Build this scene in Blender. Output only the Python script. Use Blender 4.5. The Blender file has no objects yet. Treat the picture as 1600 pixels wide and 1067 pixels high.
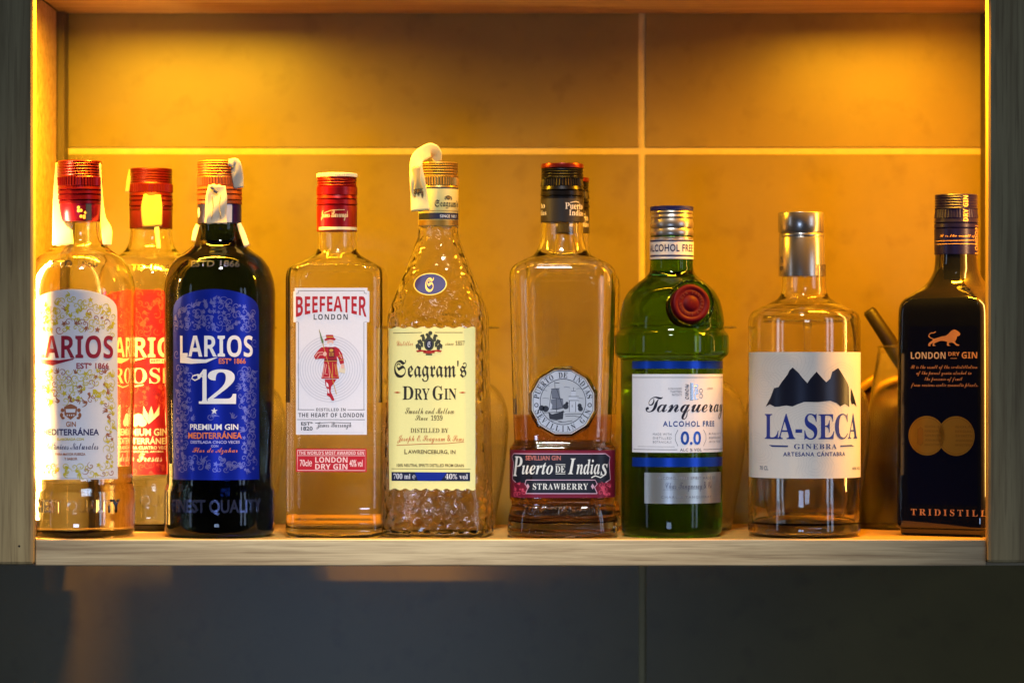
import bpy, bmesh, math, random
from mathutils import Vector, Matrix
random.seed(7)
S = bpy.context.scene
COL = S.collection
D = 2.4                      # metres from the camera to the front edge of the shelf
CXP, CYP = 800.0, 580.0      # where the optical axis meets the picture (1600 px wide survey of the photograph)
M0 = 0.0005                  # metres per survey pixel at the front edge of the shelf

# ------------------------------------------------------------------ camera, world, lamps, exposure
cd = bpy.data.cameras.new('camera'); cam = bpy.data.objects.new('camera', cd); COL.objects.link(cam)
cam.location = (0, -D, 0); cam.rotation_euler = (math.pi/2, 0, 0)
cd.sensor_width = 36; cd.lens = 36/0.8*D; cd.clip_end = 50; cd.clip_start = 0.05
cd.shift_y = 46.5/1600
cd.dof.use_dof = True; cd.dof.focus_distance = D+0.012; cd.dof.aperture_fstop = 5.6
S.camera = cam
W = bpy.data.worlds.new('World'); S.world = W; W.use_nodes = True
W.node_tree.nodes['Background'].inputs[0].default_value = (.55, .62, .85, 1)
W.node_tree.nodes['Background'].inputs[1].default_value = 0.02
S.view_settings.view_transform = 'Standard'; S.view_settings.look = 'None'
S.view_settings.exposure = 0; S.view_settings.gamma = 1
cy = S.cycles
cy.max_bounces = 20; cy.transmission_bounces = 18; cy.glossy_bounces = 8; cy.diffuse_bounces = 4; cy.transparent_max_bounces = 12
cy.sample_clamp_indirect = 8; cy.blur_glossy = 0.6; cy.caustics_refractive = True; cy.caustics_reflective = False
cy.use_denoising = True
try: cy.denoiser = 'OPENIMAGEDENOISE'
except Exception: pass

def lamp(name, kind, loc, target, power, color, sx=.1, sy=.1, **kw):
    l = bpy.data.lights.new(name, kind); l.energy = power; l.color = color
    if kind == 'AREA': l.shape = 'RECTANGLE'; l.size = sx; l.size_y = sy
    for k, v in kw.items(): setattr(l, k, v)
    o = bpy.data.objects.new(name, l); COL.objects.link(o); o.location = loc
    o.rotation_euler = (Vector(target)-Vector(loc)).to_track_quat('-Z', 'Y').to_euler()
    return o
WARM_L = (1, .60, .15); WARM_R = (1, .52, .11); AMBER_L = (1, .50, .012); AMBER_R = (1, .41, .008)
# light strips: two upright behind the front posts shining back into the niche, and three added under the top board to brighten the wall
lamp('led_and_fill_strip', 'AREA', (-.3882, .0145, .0), (.4, .0145, .0), 2.7, WARM_L, .010, .235)
lamp('led_and_fill_strip', 'AREA', (-.3884, .082, -.05), (.4, .082, -.04), 3.8, WARM_L, .010, .20)
lamp('led_and_fill_strip', 'AREA', (.4085, .0145, .05), (-.4, .0145, .05), .5, WARM_R, .010, .30)
rad = math.radians
lamp('led_and_fill_strip', 'AREA', (-.285, .016, .303), (-.285, .07, -.2), 6.0, AMBER_L, .17, .010, spread=rad(164))  # added fill, reaches the wall over the bottle shoulders; next one too
lamp('led_and_fill_strip', 'AREA', (.325, .016, .303), (.325, .07, -.2), 5.0, AMBER_R, .13, .010, spread=rad(164))
lamp('led_and_fill_strip', 'AREA', (-.08, .016, .303), (-.08, .25, -.09), .85, AMBER_L, .50, .010, spread=rad(84))  # added fill for the middle of the wall
# room light: one soft beam from above on the shelf front, bright windows of the room mirrored in the glass, one added low panel
lamp('room_spot', 'SPOT', (-.02, -1.15, 1.50), (-.06, 0, -.36), 275, (1, .97, .95), spot_size=rad(26), spot_blend=1, shadow_soft_size=.12)
for wx, wy, ww, e in ((1.98, -1.76, .20, 3.2), (2.22, -1.42, .22, 3.8), (-2.2, -1.25, .20, 2.2)):
    lamp('window_and_low_fill', 'AREA', (wx, wy, .1), (0, .03, 0), e, (.55, .72, 1), ww, 1.2)
lamp('window_and_low_fill', 'AREA', (-.28, -2.4, -.45), (-.12, .25, -.21), 4.6, (.45, .62, 1), .45, .25)  # added soft panel, gives the lower wall tiles their cool sheen

# ------------------------------------------------------------------ helpers: materials
def lin(c):
    return tuple((v/255/12.92 if v/255 <= .04045 else ((v/255+.055)/1.055)**2.4) for v in c)
MATS = {}
def nodes(name):
    m = bpy.data.materials.new(name); m.use_nodes = True
    nt = m.node_tree; return m, nt, nt.nodes['Principled BSDF']
def ink(c, rough=.5, metal=0, mottle=.06, scale=900):
    key = (c, rough, metal, mottle)
    if key in MATS: return MATS[key]
    m, nt, b = nodes('printed_ink'); l = lin(c)
    n = nt.nodes.new('ShaderNodeTexNoise'); n.inputs['Scale'].default_value = scale; n.inputs['Detail'].default_value = 3
    g = nt.nodes.new('ShaderNodeTexCoord'); nt.links.new(g.outputs['Object'], n.inputs['Vector'])
    r = nt.nodes.new('ShaderNodeMix'); r.data_type = 'RGBA'
    r.inputs[6].default_value = tuple(v*(1-mottle) for v in l)+(1,); r.inputs[7].default_value = tuple(min(1, v*(1+mottle)) for v in l)+(1,)
    nt.links.new(n.outputs['Fac'], r.inputs[0]); nt.links.new(r.outputs[2], b.inputs['Base Color'])
    b.inputs['Roughness'].default_value = rough; b.inputs['Metallic'].default_value = metal
    MATS[key] = m; return m
def glass(name, c, rough=0.0, ior=1.5, bump=0, bscale=120, kind=None):
    key = (name, c)
    if key in MATS: return MATS[key]
    m, nt, b = nodes(name)
    b.inputs['Base Color'].default_value = c+(1,); b.inputs['Roughness'].default_value = rough
    b.inputs['IOR'].default_value = ior; b.inputs['Transmission Weight'].default_value = 1
    if bump:
        g = nt.nodes.new('ShaderNodeTexCoord')
        if kind == 'orange_peel':
            n = nt.nodes.new('ShaderNodeTexVoronoi'); n.feature = 'SMOOTH_F1'; o = n.outputs['Distance']
        else:
            n = nt.nodes.new('ShaderNodeTexNoise'); n.inputs['Detail'].default_value = 2; o = n.outputs['Fac']
        n.inputs['Scale'].default_value = bscale; nt.links.new(g.outputs['Object'], n.inputs['Vector'])
        bp = nt.nodes.new('ShaderNodeBump'); bp.inputs['Strength'].default_value = bump; bp.inputs['Distance'].default_value = .002
        nt.links.new(o, bp.inputs['Height']); nt.links.new(bp.outputs[0], b.inputs['Normal'])
    MATS[key] = m; return m
def wood(name, dark, light, axis):
    m, nt, b = nodes(name)
    g = nt.nodes.new('ShaderNodeTexCoord'); mp = nt.nodes.new('ShaderNodeMapping')
    sc = [70, 70, 70]; sc[axis] = 3.2; mp.inputs['Scale'].default_value = sc
    nt.links.new(g.outputs['Object'], mp.inputs[0])
    n = nt.nodes.new('ShaderNodeTexNoise'); n.inputs['Scale'].default_value = 1.6; n.inputs['Detail'].default_value = 9; n.inputs['Roughness'].default_value = .62
    n.inputs['Distortion'].default_value = .5
    nt.links.new(mp.outputs[0], n.inputs['Vector'])
    n2 = nt.nodes.new('ShaderNodeTexNoise'); n2.inputs['Scale'].default_value = 7; n2.inputs['Detail'].default_value = 6
    mp2 = nt.nodes.new('ShaderNodeMapping'); s2 = [60, 60, 60]; s2[axis] = 2.0; mp2.inputs['Scale'].default_value = s2
    nt.links.new(g.outputs['Object'], mp2.inputs[0]); nt.links.new(mp2.outputs[0], n2.inputs['Vector'])
    cr = nt.nodes.new('ShaderNodeValToRGB'); e = cr.color_ramp.elements
    e[0].position = .36; e[0].color = dark+(1,); e[1].position = .62; e[1].color = light+(1,)
    nt.links.new(n.outputs['Fac'], cr.inputs[0])
    c2 = nt.nodes.new('ShaderNodeValToRGB'); e = c2.color_ramp.elements
    e[0].position = .34; e[0].color = (.55, .5, .45, 1); e[1].position = .46; e[1].color = (1, 1, 1, 1)
    nt.links.new(n2.outputs['Fac'], c2.inputs[0])
    mx = nt.nodes.new('ShaderNodeMix'); mx.data_type = 'RGBA'; mx.blend_type = 'MULTIPLY'; mx.inputs[0].default_value = .55
    nt.links.new(cr.outputs[0], mx.inputs[6]); nt.links.new(c2.outputs[0], mx.inputs[7])
    nt.links.new(mx.outputs[2], b.inputs['Base Color']); b.inputs['Roughness'].default_value = .55
    bp = nt.nodes.new('ShaderNodeBump'); bp.inputs['Strength'].default_value = .25; bp.inputs['Distance'].default_value = .001
    nt.links.new(n2.outputs['Fac'], bp.inputs['Height']); nt.links.new(bp.outputs[0], b.inputs['Normal'])
    return m

# ------------------------------------------------------------------ helpers: objects
def thing(name, label, cat, loc=(0, 0, 0), rz=0, group=None):
    o = bpy.data.objects.new(name, None); COL.objects.link(o); o.location = loc; o.rotation_euler = (0, 0, rz)
    o.empty_display_size = .01; o['label'] = label; o['category'] = cat
    if group: o['group'] = group
    return o
def obj(name, bm, mats, parent=None, smooth=True, label=None):
    me = bpy.data.meshes.new(name); bm.to_mesh(me); bm.free()
    for m in (mats if isinstance(mats, (list, tuple)) else [mats]): me.materials.append(m)
    if smooth:
        for p in me.polygons: p.use_smooth = True
    o = bpy.data.objects.new(name, me); COL.objects.link(o)
    if parent: o.parent = parent
    if label: o['label'] = label
    return o
def sharp(o, deg=35):
    me = o.data; bm = bmesh.new(); bm.from_mesh(me); a = math.radians(deg)
    for e in bm.edges:
        if len(e.link_faces) == 2 and e.calc_face_angle(0) > a: e.smooth = False
    bm.to_mesh(me); bm.free(); return o
def box(bm, x0, x1, y0, y1, z0, z1, bev=.0):
    r = bmesh.ops.create_cube(bm, size=1)
    for v in r['verts']:
        v.co = Vector(((x0+x1)/2+v.co.x*(x1-x0), (y0+y1)/2+v.co.y*(y1-y0), (z0+z1)/2+v.co.z*(z1-z0)))
    if bev:
        es = list({e for v in r['verts'] for e in v.link_edges})
        bmesh.ops.bevel(bm, geom=es, offset=bev, segments=2, profile=.5, affect='EDGES')
def sc(Y): return M0*(D+Y)/D
def px(x, y, Y): return Vector(((x-CXP)*sc(Y), Y, (CYP-y)*sc(Y)))

# cross-section: rounded rectangle with half width hx, half depth hy, corner radius r; u runs along it from the front centre
def sec(hx, hy, r, u):
    r = max(1e-4, min(r, hx, hy)); s = 1 if u >= 0 else -1; a = abs(u); f = hx-r
    if a <= f: p = (a, -hy); n = (0, -1)
    elif a <= f+math.pi*r/2:
        t = (a-f)/r; p = (f+r*math.sin(t), -(hy-r)-r*math.cos(t)); n = (math.sin(t), -math.cos(t))
    else:
        p = (hx, -(hy-r)+(a-f-math.pi*r/2)); n = (1, 0)
    return s*p[0], p[1], s*n[0], n[1]
def ring(hx, hy, r, K=20):
    hx = max(hx, 2e-5); hy = max(hy, 2e-5); r = max(1e-5, min(r, hx*.9999, hy*.9999)); out = []
    for q in range(4):
        for k in range(K+1):
            t = math.pi/2*k/K
            cx_ = (hx-r); cy_ = (hy-r)
            if q == 0: p = (cx_+r*math.sin(t), -cy_-r*math.cos(t))
            elif q == 1: p = (cx_+r*math.cos(t), cy_+r*math.sin(t))
            elif q == 2: p = (-cx_-r*math.sin(t), cy_+r*math.cos(t))
            else: p = (-cx_-r*math.cos(t), -cy_-r*math.sin(t))
            out.append(p)
    return out
def dense(rows, n=7):
    # monotone cubic through the rows, parametrised by row number, so outlines stay smooth
    def pch(v, i, t):
        d = [v[k+1]-v[k] for k in range(len(v)-1)]
        def sl(k):
            if k == 0: return d[0]
            if k == len(v)-1: return d[-1]
            return 0 if d[k-1]*d[k] <= 0 else 2*d[k-1]*d[k]/(d[k-1]+d[k])
        a, b = sl(i), sl(i+1); t2 = t*t; t3 = t2*t
        return (2*t3-3*t2+1)*v[i]+(t3-2*t2+t)*a+(-2*t3+3*t2)*v[i+1]+(t3-t2)*b
    cols = list(zip(*rows)); out = []
    for i in range(len(rows)-1):
        for k in range(n): out.append(tuple(pch(c, i, k/n) for c in cols))
    out.append(tuple(rows[-1])); return out
def loft(bm, rows, K=20, flip=False, wob=None):
    # rows: (z, hx, hy, r) in metres; closed with a cap at both ends
    prev = None; first = None
    for z, hx, hy, r in rows:
        cur = [bm.verts.new((x, y, z)) for x, y in ring(hx, hy, r, K)]
        if prev:
            n = len(cur)
            for i in range(n):
                f = (prev[i], prev[(i+1) % n], cur[(i+1) % n], cur[i])
                bm.faces.new(f if flip else f[::-1])
        else: first = cur
        prev = cur
    for loop, fl in ((first, not flip), (prev, flip)):
        c = bm.verts.new((0, 0, loop[0].co.z)); n = len(loop)
        for i in range(n):
            f = (loop[(i+1) % n], loop[i], c)
            bm.faces.new(f if not fl else f[::-1])
def clean(bm):
    bmesh.ops.remove_doubles(bm, verts=bm.verts, dist=2e-6)
    bmesh.ops.dissolve_degenerate(bm, edges=bm.edges, dist=1e-7)

# ------------------------------------------------------------------ helpers: lettering
FR = {}
def style(s, k):
    base = {'bold': (0x1D5D4, 0x1D5EE, 0x1D7EC), 'serif': (0x1D400, 0x1D41A, 0x1D7CE), 'italic': (0x1D468, 0x1D482, 0x1D7CE),
            'script': (0x1D4D0, 0x1D4EA, 0x1D7CE), 'frak': (0x1D56C, 0x1D586, 0x1D7CE), 'oblique': (0x1D63C, 0x1D656, 0x1D7EC)}.get(k)
    if not base: return s
    o = ''
    for c in s:
        if 'A' <= c <= 'Z': o += chr(base[0]+ord(c)-65)
        elif 'a' <= c <= 'z': o += chr(base[1]+ord(c)-97)
        elif '0' <= c <= '9': o += chr(base[2]+ord(c)-48)
        else: o += c
    return o
def glyphs(s, k='bold', space=1.0):
    key = (s, k, space)
    if key in FR: return FR[key]
    c = bpy.data.curves.new('lettering', 'FONT'); c.body = style(s, k); c.resolution_u = 3; c.space_character = space
    if k == 'sansb': c.offset = .022
    if k == 'heavy': c.offset = .045
    if k == 'slant': c.shear = .3
    c.fill_mode = 'FRONT' if 'FRONT' in [i.identifier for i in c.bl_rna.properties['fill_mode'].enum_items] else c.fill_mode
    o = bpy.data.objects.new('lettering', c); COL.objects.link(o)
    me = bpy.data.meshes.new_from_object(o.evaluated_get(bpy.context.evaluated_depsgraph_get()))
    vs = [(v.co.x, v.co.y) for v in me.vertices]; fs = [tuple(p.vertices) for p in me.polygons]
    x0 = min(v[0] for v in vs); x1 = max(v[0] for v in vs); y0 = min(v[1] for v in vs); y1 = max(v[1] for v in vs)
    vs = [((x-x0)/(x1-x0), (y-y0)/(y1-y0)) for x, y in vs]
    bpy.data.objects.remove(o); bpy.data.curves.remove(c); bpy.data.meshes.remove(me)
    FR[key] = (vs, fs); return FR[key]

class Art:
    """Flat artwork collected in (u, y) survey pixels, later bent round the thing that carries it."""
    def __init__(s, B): s.B = B; s.bm = bmesh.new(); s.mats = []; s.lay = s.bm.verts.layers.float.new('lay')
    def mi(s, m):
        if m not in s.mats: s.mats.append(m)
        return s.mats.index(m)
    def add(s, vs, fs, m, lay):
        i = s.mi(m); bv = []
        for x, y in vs:
            v = s.bm.verts.new((x, y, 0)); v[s.lay] = lay; bv.append(v)
        for f in fs:
            try: s.bm.faces.new([bv[k] for k in f]).material_index = i
            except ValueError: pass
    def text(s, t, x0, x1, y0, y1, m, k='bold', lay=3, space=1.0, rot=0, warp=None):
        vs, fs = glyphs(t, k, space); ym = (y0+y1)/2; u0, u1 = s.B.u(x0, ym), s.B.u(x1, ym)
        out = []
        for a, b in vs:
            if rot: a, b = 1-b, a
            if rot < 0: a, b = 1-a, 1-b
            y = y1-(y1-y0)*b
            if warp: y = warp(a, y)
            out.append((u0+(u1-u0)*a, y))
        s.add(out, fs, m, lay)
    def poly(s, pts, m, lay=2, raw=False):
        vs = [(p[0] if raw else s.B.u(p[0], p[1]), p[1]) for p in pts]
        bm = bmesh.new(); bv = [bm.verts.new((x, y, 0)) for x, y in vs]
        try: f = bm.faces.new(bv)
        except ValueError: bm.free(); return
        f.normal_update()
        r = bmesh.ops.triangulate(bm, faces=[f], ngon_method='EAR_CLIP')
        bm.verts.index_update()
        fs = [tuple(v.index for v in f.verts) for f in bm.faces]; bm.free()
        s.add(vs, fs, m, lay)
    def rect(s, x0, x1, y0, y1, m, lay=2): s.poly([(x0, y0), (x1, y0), (x1, y1), (x0, y1)], m, lay)
    def ell(s, cx, cy, rx, ry, m, lay=2, n=40, raw=False):
        u = cx if raw else s.B.u(cx, cy)
        s.poly([(u+rx*math.cos(2*math.pi*k/n), cy+ry*math.sin(2*math.pi*k/n)) for k in range(n)], m, lay, True)
    def ann(s, cx, cy, r0, r1, m, lay=2, n=48, asp=1):
        u = s.B.u(cx, cy); vs = []; fs = []
        for k in range(n):
            a = 2*math.pi*k/n
            for r in (r0, r1): vs.append((u+r*math.cos(a), cy+r*asp*math.sin(a)))
            j = (k+1) % n; fs.append((2*k, 2*k+1, 2*j+1, 2*j))
        s.add(vs, fs, m, lay)
    def line(s, pts, w, m, lay=2, raw=False, taper=False):
        P = [Vector((p[0] if raw else s.B.u(p[0], p[1]), p[1])) for p in pts]; vs = []; fs = []; n = len(P)
        for i, p in enumerate(P):
            d = (P[min(i+1, n-1)]-P[max(i-1, 0)])
            if d.length < 1e-6: d = Vector((1, 0))
            d.normalize(); q = Vector((-d.y, d.x)); ww = w/2*(1 if not taper else (.25+.75*math.sin(math.pi*min(1, (i+.6)/n))))
            vs += [tuple(p+q*ww), tuple(p-q*ww)]
            if i: fs.append((2*i-2, 2*i-1, 2*i+1, 2*i))
        s.add(vs, fs, m, lay)
    def arctext(s, t, cx, cy, r, a0, a1, h, m, k='serif', lay=3, inner=False):
        # letters set round a circle; angles in degrees clockwise from the top
        u = s.B.u(cx, cy); n = len(t)
        for i, c in enumerate(t):
            if c == ' ': continue
            vs, fs = glyphs(c, k); a = math.radians(a0+(a1-a0)*(i+.5)/n); w = h*(.35 if c in "I'." else .72)
            out = []
            for x, y in vs:
                X = (x-.5)*w; R = r+(y-.5)*h
                if inner: X = -X; R = r-(y-.5)*h
                out.append((u+R*math.sin(a)+X*math.cos(a), cy-R*math.cos(a)+X*math.sin(a)))
            s.add(out, fs, m, lay)
    def filigree(s, inside, m, x0, x1, y0, y1, step, lay=2, seed=1, w=1.0, alt=None):
        R = random.Random(seed); y = y0
        while y < y1:
            x = x0
            while x < x1:
                px_, py_ = x+R.uniform(-.3, .3)*step, y+R.uniform(-.3, .3)*step
                if inside(px_, py_):
                    mm = alt if (alt and R.random() < .3) else m
                    k = R.random(); a = R.uniform(0, 6.28); sg = R.choice((-1, 1)); z = step*R.uniform(.75, 1.25)
                    if k < .5:      # scroll
                        pts = []
                        for i in range(15):
                            t = i/14; ang = a+sg*t*6.5; rr = z*.72*(1-t)**.8+z*.06
                            pts.append((px_+rr*math.cos(ang), py_+rr*math.sin(ang)))
                        s.line(pts, w*1.3, mm, lay+R.random()*.3, True, True)
                        s.ell(pts[-1][0], pts[-1][1], w*.9, w*.9, mm, lay+.4, 8, True)
                    elif k < .68:   # star flower
                        pts = []
                        for i in range(10):
                            rr = z*(.5 if i % 2 == 0 else .22); pts.append((px_+rr*math.cos(a+i*.628), py_+rr*math.sin(a+i*.628)))
                        s.poly(pts, mm, lay+R.random()*.3, True)
                    else:           # fan of leaves
                        for j in range(4):
                            b = a+(j-1.5)*.5; L = z*R.uniform(.7, 1.15); pts = []
                            for i in range(8):
                                t = i/7; bend = b+sg*t*.8
                                pts.append((px_+L*t*math.cos(bend), py_+L*t*math.sin(bend)))
                            s.line(pts, w*1.7, mm, lay+R.random()*.3, True, True)
                x += step
            y += step
    def done(s, name, parent, step=4, vstep=9, base=.00006, dl=.00007, label=None):
        bm = s.bm; B = s.B
        us = [v.co.x for v in bm.verts]; ys = [v.co.y for v in bm.verts]
        def cut(lo, hi, st, no):
            c = lo+st
            while c < hi:
                bmesh.ops.bisect_plane(bm, geom=bm.verts[:]+bm.edges[:]+bm.faces[:], plane_co=[c*q for q in no], plane_no=no); c += st
        if step: cut(min(us), max(us), step, (1, 0, 0))
        if vstep and step: cut(min(ys), max(ys), vstep, (0, 1, 0))
        nor = []
        for v in bm.verts:
            u, y = v.co.x, v.co.y; v.co = B.at(u, y, base+dl*v[s.lay])
            nor.append((B.at(u, y, .01)-B.at(u, y, 0)).normalized())
        bm.verts.index_update(); bm.normal_update()
        for f in bm.faces:
            if f.normal.dot(nor[f.verts[0].index]) < 0: f.normal_flip()
        o = obj(name, bm, s.mats, parent, True, label)
        o.data.normals_split_custom_set_from_vertices([tuple(n) for n in nor])
        return o

class Bottle:
    """rows: (y, hx, hy, r) in survey pixels at the bottle's own distance."""
    def __init__(s, name, label, cx, Y, rows, rot=0, base=None, cat='bottle', group='gin bottles standing on the oak shelf'):
        s.cx, s.Y, s.rot = cx, Y, rot; s.k = sc(Y); s.rows = [tuple(r) for r in rows]; s.yb = base or rows[-1][0]
        s.d = dense(s.rows); p = px(cx, s.yb, Y); p.z = SHELF_Z
        s.off = SHELF_Z-(CYP-s.yb)*s.k
        s.root = thing(name, label, cat, p, rot, group); s.tab = {}
    def z(s, y): return (s.yb-y)*s.k
    def s_at(s, y):
        d = s.d
        if y <= d[0][0]: return d[0][1:]
        for a, b in zip(d, d[1:]):
            if a[0] <= y <= b[0]:
                t = (y-a[0])/max(1e-6, b[0]-a[0]); return tuple(a[i]+(b[i]-a[i])*t for i in (1, 2, 3))
        return d[-1][1:]
    def u(s, x, y):
        key = round(y)
        if key not in s.tab:
            h = s.s_at(key); q = []; c, sn = math.cos(s.rot), math.sin(s.rot)
            L = (h[0]-min(h[2], h[0]))+math.pi*min(h[2], h[0])/2+max(0, h[1]-h[2])
            for i in range(-160, 161):
                uu = L*i/160; X, Yy, nx, ny = sec(*h, uu)
                if nx*sn+ny*c < .02: q.append((X*c-Yy*sn, uu))
            s.tab[key] = q
        q = s.tab[key]; dx = x-s.cx
        if dx <= q[0][0]: return q[0][1]
        for a, b in zip(q, q[1:]):
            if a[0] <= dx <= b[0]: return a[1]+(b[1]-a[1])*(dx-a[0])/max(1e-6, b[0]-a[0])
        return q[-1][1]
    def at(s, u, y, off):
        h = s.s_at(y); X, Yy, nx, ny = sec(*h, u)
        h2 = s.s_at(y+1.5); h1 = s.s_at(y-1.5); slope = (h2[0]-h1[0])/3.0   # outline leaning back
        n = Vector((nx, ny, slope*1.0)); n.normalize()
        return Vector((X*s.k, Yy*s.k, s.z(y)))+n*off
    def shell(s, mat, ytop, wall=5, thick=12, name='glass_body', inner=True, scale_in=1):
        bm = bmesh.new(); k = s.k
        R = [(s.z(y), hx*k, hy*k, r*k) for y, hx, hy, r in s.d if y >= ytop]
        loft(bm, R)
        if inner:
            yi = s.yb-thick; I = []
            for y, hx, hy, r in s.d:
                if ytop+3 <= y <= yi: I.append((s.z(y), (hx-wall)*k, (hy-wall)*k, max(r-wall, 1.5)*k))
            h = s.s_at(yi)
            for a, b in ((.25, .97), (.45, .9), (.55, .75), (.45, .45), (.2, .1)):     # rounded inside floor with a push-up
                I.append((s.z(yi+thick*.5*a), (h[0]-wall)*b*k, (h[1]-wall)*b*k, max(2, (h[2]-wall))*b*k))
            loft(bm, I, flip=True)
        clean(bm)
        return sharp(obj(name, bm, mat, s.root), 60)
    def liquid(s, mat, level, wall=5, thick=12, name='liquid'):
        bm = bmesh.new(); k = s.k; yi = s.yb-thick; e = wall-.35; h0 = s.s_at(level)
        I = [(s.z(level), (h0[0]-e)*k, (h0[1]-e)*k, max(h0[2]-e, 1.5)*k)]
        for y, hx, hy, r in s.d:
            if level+.5 < y <= yi: I.append((s.z(y), (hx-e)*k, (hy-e)*k, max(r-e, 1.5)*k))
        h = s.s_at(yi)
        for a, b in ((.25, .97), (.45, .9), (.55, .75), (.45, .45), (.2, .1)):
            I.append((s.z(yi+thick*.5*a)-.00008, (h[0]-e)*b*k, (h[1]-e)*b*k, max(2, (h[2]-e))*b*k))
        loft(bm, I); clean(bm)
        return sharp(obj(name, bm, mat, s.root), 50)
    def turn(s, prof, mat, name='cap', parent=None, knurl=None, seg=96, cx=None, label=None):
        """prof: (y, radius) in survey pixels, spun round the bottle's axis (or round cx)."""
        bm = bmesh.new(); k = s.k; dx = 0 if cx is None else (cx-s.cx)*k; prev = None
        for i, (y, r) in enumerate(prof):
            cur = []
            for j in range(seg):
                rr = r
                if knurl and knurl[0] <= y <= knurl[1] and j % 2: rr = r-knurl[2]
                a = 2*math.pi*j/seg; cur.append(bm.verts.new((dx+rr*k*math.sin(a), -rr*k*math.cos(a), s.z(y))))
            if prev:
                for j in range(seg): bm.faces.new((prev[j], prev[(j+1) % seg], cur[(j+1) % seg], cur[j]))
            else: bm.faces.new(cur[::-1])
            prev = cur
        bm.faces.new(prev)
        bmesh.ops.recalc_face_normals(bm, faces=bm.faces)
        return sharp(obj(name, bm, mat, parent or s.root, True, label), 40)
    def art(s): return Art(s)
    def band(s, name, y0, y1, r, mat, parent=None, extra=None, label=None):
        """printed sleeve round the neck with its own artwork"""
        return s.turn([(y0, r-.6), (y0+.3, r), (y1-.3, r), (y1, r-.6)], mat, name, parent, label=label)
    def emboss(s, t, x0, x1, y0, y1, mat, kind='sansb', depth=.0009, name='embossed_lettering', space=1.0):
        vs, fs = glyphs(t, kind, space); u0, u1 = s.u(x0, (y0+y1)/2), s.u(x1, (y0+y1)/2)
        bm = bmesh.new(); bv = [bm.verts.new((u0+(u1-u0)*a, y1-(y1-y0)*b, 0)) for a, b in vs]
        for f in fs:
            try: bm.faces.new([bv[i] for i in f])
            except ValueError: pass
        c = u0+5
        while c < u1:
            bmesh.ops.bisect_plane(bm, geom=bm.verts[:]+bm.edges[:]+bm.faces[:], plane_co=(c, 0, 0), plane_no=(1, 0, 0)); c += 5
        r = bmesh.ops.extrude_face_region(bm, geom=bm.faces[:])
        top = {v for v in r['geom'] if isinstance(v, bmesh.types.BMVert)}
        for v in bm.verts: v.co = s.at(v.co.x, v.co.y, depth if v in top else -.0004)
        bmesh.ops.recalc_face_normals(bm, faces=bm.faces)
        return obj(name, bm, mat, s.root, False)
class Sleeve:
    """lets Art wrap round a cap or neck band of radius R (survey pixels)"""
    def __init__(s, B, R, cx=None): s.B, s.R = B, R; s.c = B.cx if cx is None else cx
    def u(s, x, y): return s.R*math.asin(max(-.999, min(.999, (x-s.c)/s.R)))-s.R*s.B.rot
    def at(s, u, y, off):
        a = u/s.R; r = s.R*s.B.k+off
        return Vector(((s.c-s.B.cx)*s.B.k+r*math.sin(a), -r*math.cos(a), s.B.z(y)))
def screwcap(y0, y1, r, kn0, kn1, grooves=()):
    p = [(y0, r-3), (y0+.6, r-1.2), (y0+2, r-.4)]; y = y0+3.5; i = 0
    while y < kn0-2:
        p += [(y, r-1.6), (y+1.6, r-.2), (y+3.2, r-1.4)]; y += 4.2
    p += [(kn0-.4, r-.6), (kn0, r+.4), (kn1, r+.4), (kn1+.4, r-1)]
    y = kn1+2; g = sorted(grooves)
    for q in g: p += [(q-1.2, r+.6), (q, r-1.6), (q+1.2, r+.2)]
    p += [(y1-.6, r), (y1, r-.8)]
    return sorted(p, key=lambda t: t[0])
def ribbon(name, pts, w, mat, parent, inv, th=.00012, label=None, ends=None, crease=0):
    """strip of paper: pts = (x px, y px, distance) down its middle, w = width in survey pixels (number or one per point)"""
    pts = dense([tuple(map(float, p)) for p in pts], 6); n = len(pts); bm = bmesh.new(); rows = []
    ws = dense([(float(a), 0.) for a in (w if isinstance(w, (list, tuple)) else [w]*(int((n-1)/6)+1))], 6)
    R = random.Random(len(name)+int(pts[0][0])); NW = 8
    for i, p in enumerate(pts):
        a = pts[max(0, i-1)]; b = pts[min(n-1, i+1)]; d = Vector((b[0]-a[0], b[1]-a[1]))
        if d.length < 1e-5: d = Vector((0, 1))
        d.normalize(); q = Vector((d.y, -d.x)); row = []
        for j in range(NW+1):
            t = j/NW-.5; e = ws[i][0]*t
            bow = .0005*(math.cos(t*math.pi)-.5)+crease*.0003*math.sin(i*.55+1.3*j*.4)
            jag = R.uniform(-1.2, 1.2) if i in (0, n-1) else 0
            v = px(p[0]+q.x*e+d.x*jag, p[1]+q.y*e+d.y*jag, p[2]-bow)
            row.append(bm.verts.new(inv @ v))
        rows.append(row)
    for r0, r1 in zip(rows, rows[1:]):
        for j in range(NW): bm.faces.new((r0[j], r0[j+1], r1[j+1], r1[j]))
    g = bmesh.ops.extrude_face_region(bm, geom=bm.faces[:])
    bm.normal_update()
    for v in [v for v in g['geom'] if isinstance(v, bmesh.types.BMVert)]: v.co += Vector((0, th, 0))
    bmesh.ops.recalc_face_normals(bm, faces=bm.faces)
    return obj(name, bm, mat, parent, True, label)
def inv_of(B): return (Matrix.Translation(B.root.location) @ Matrix.Rotation(B.rot, 4, 'Z')).inverted() @ Matrix.Translation((0, 0, B.off))

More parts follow.
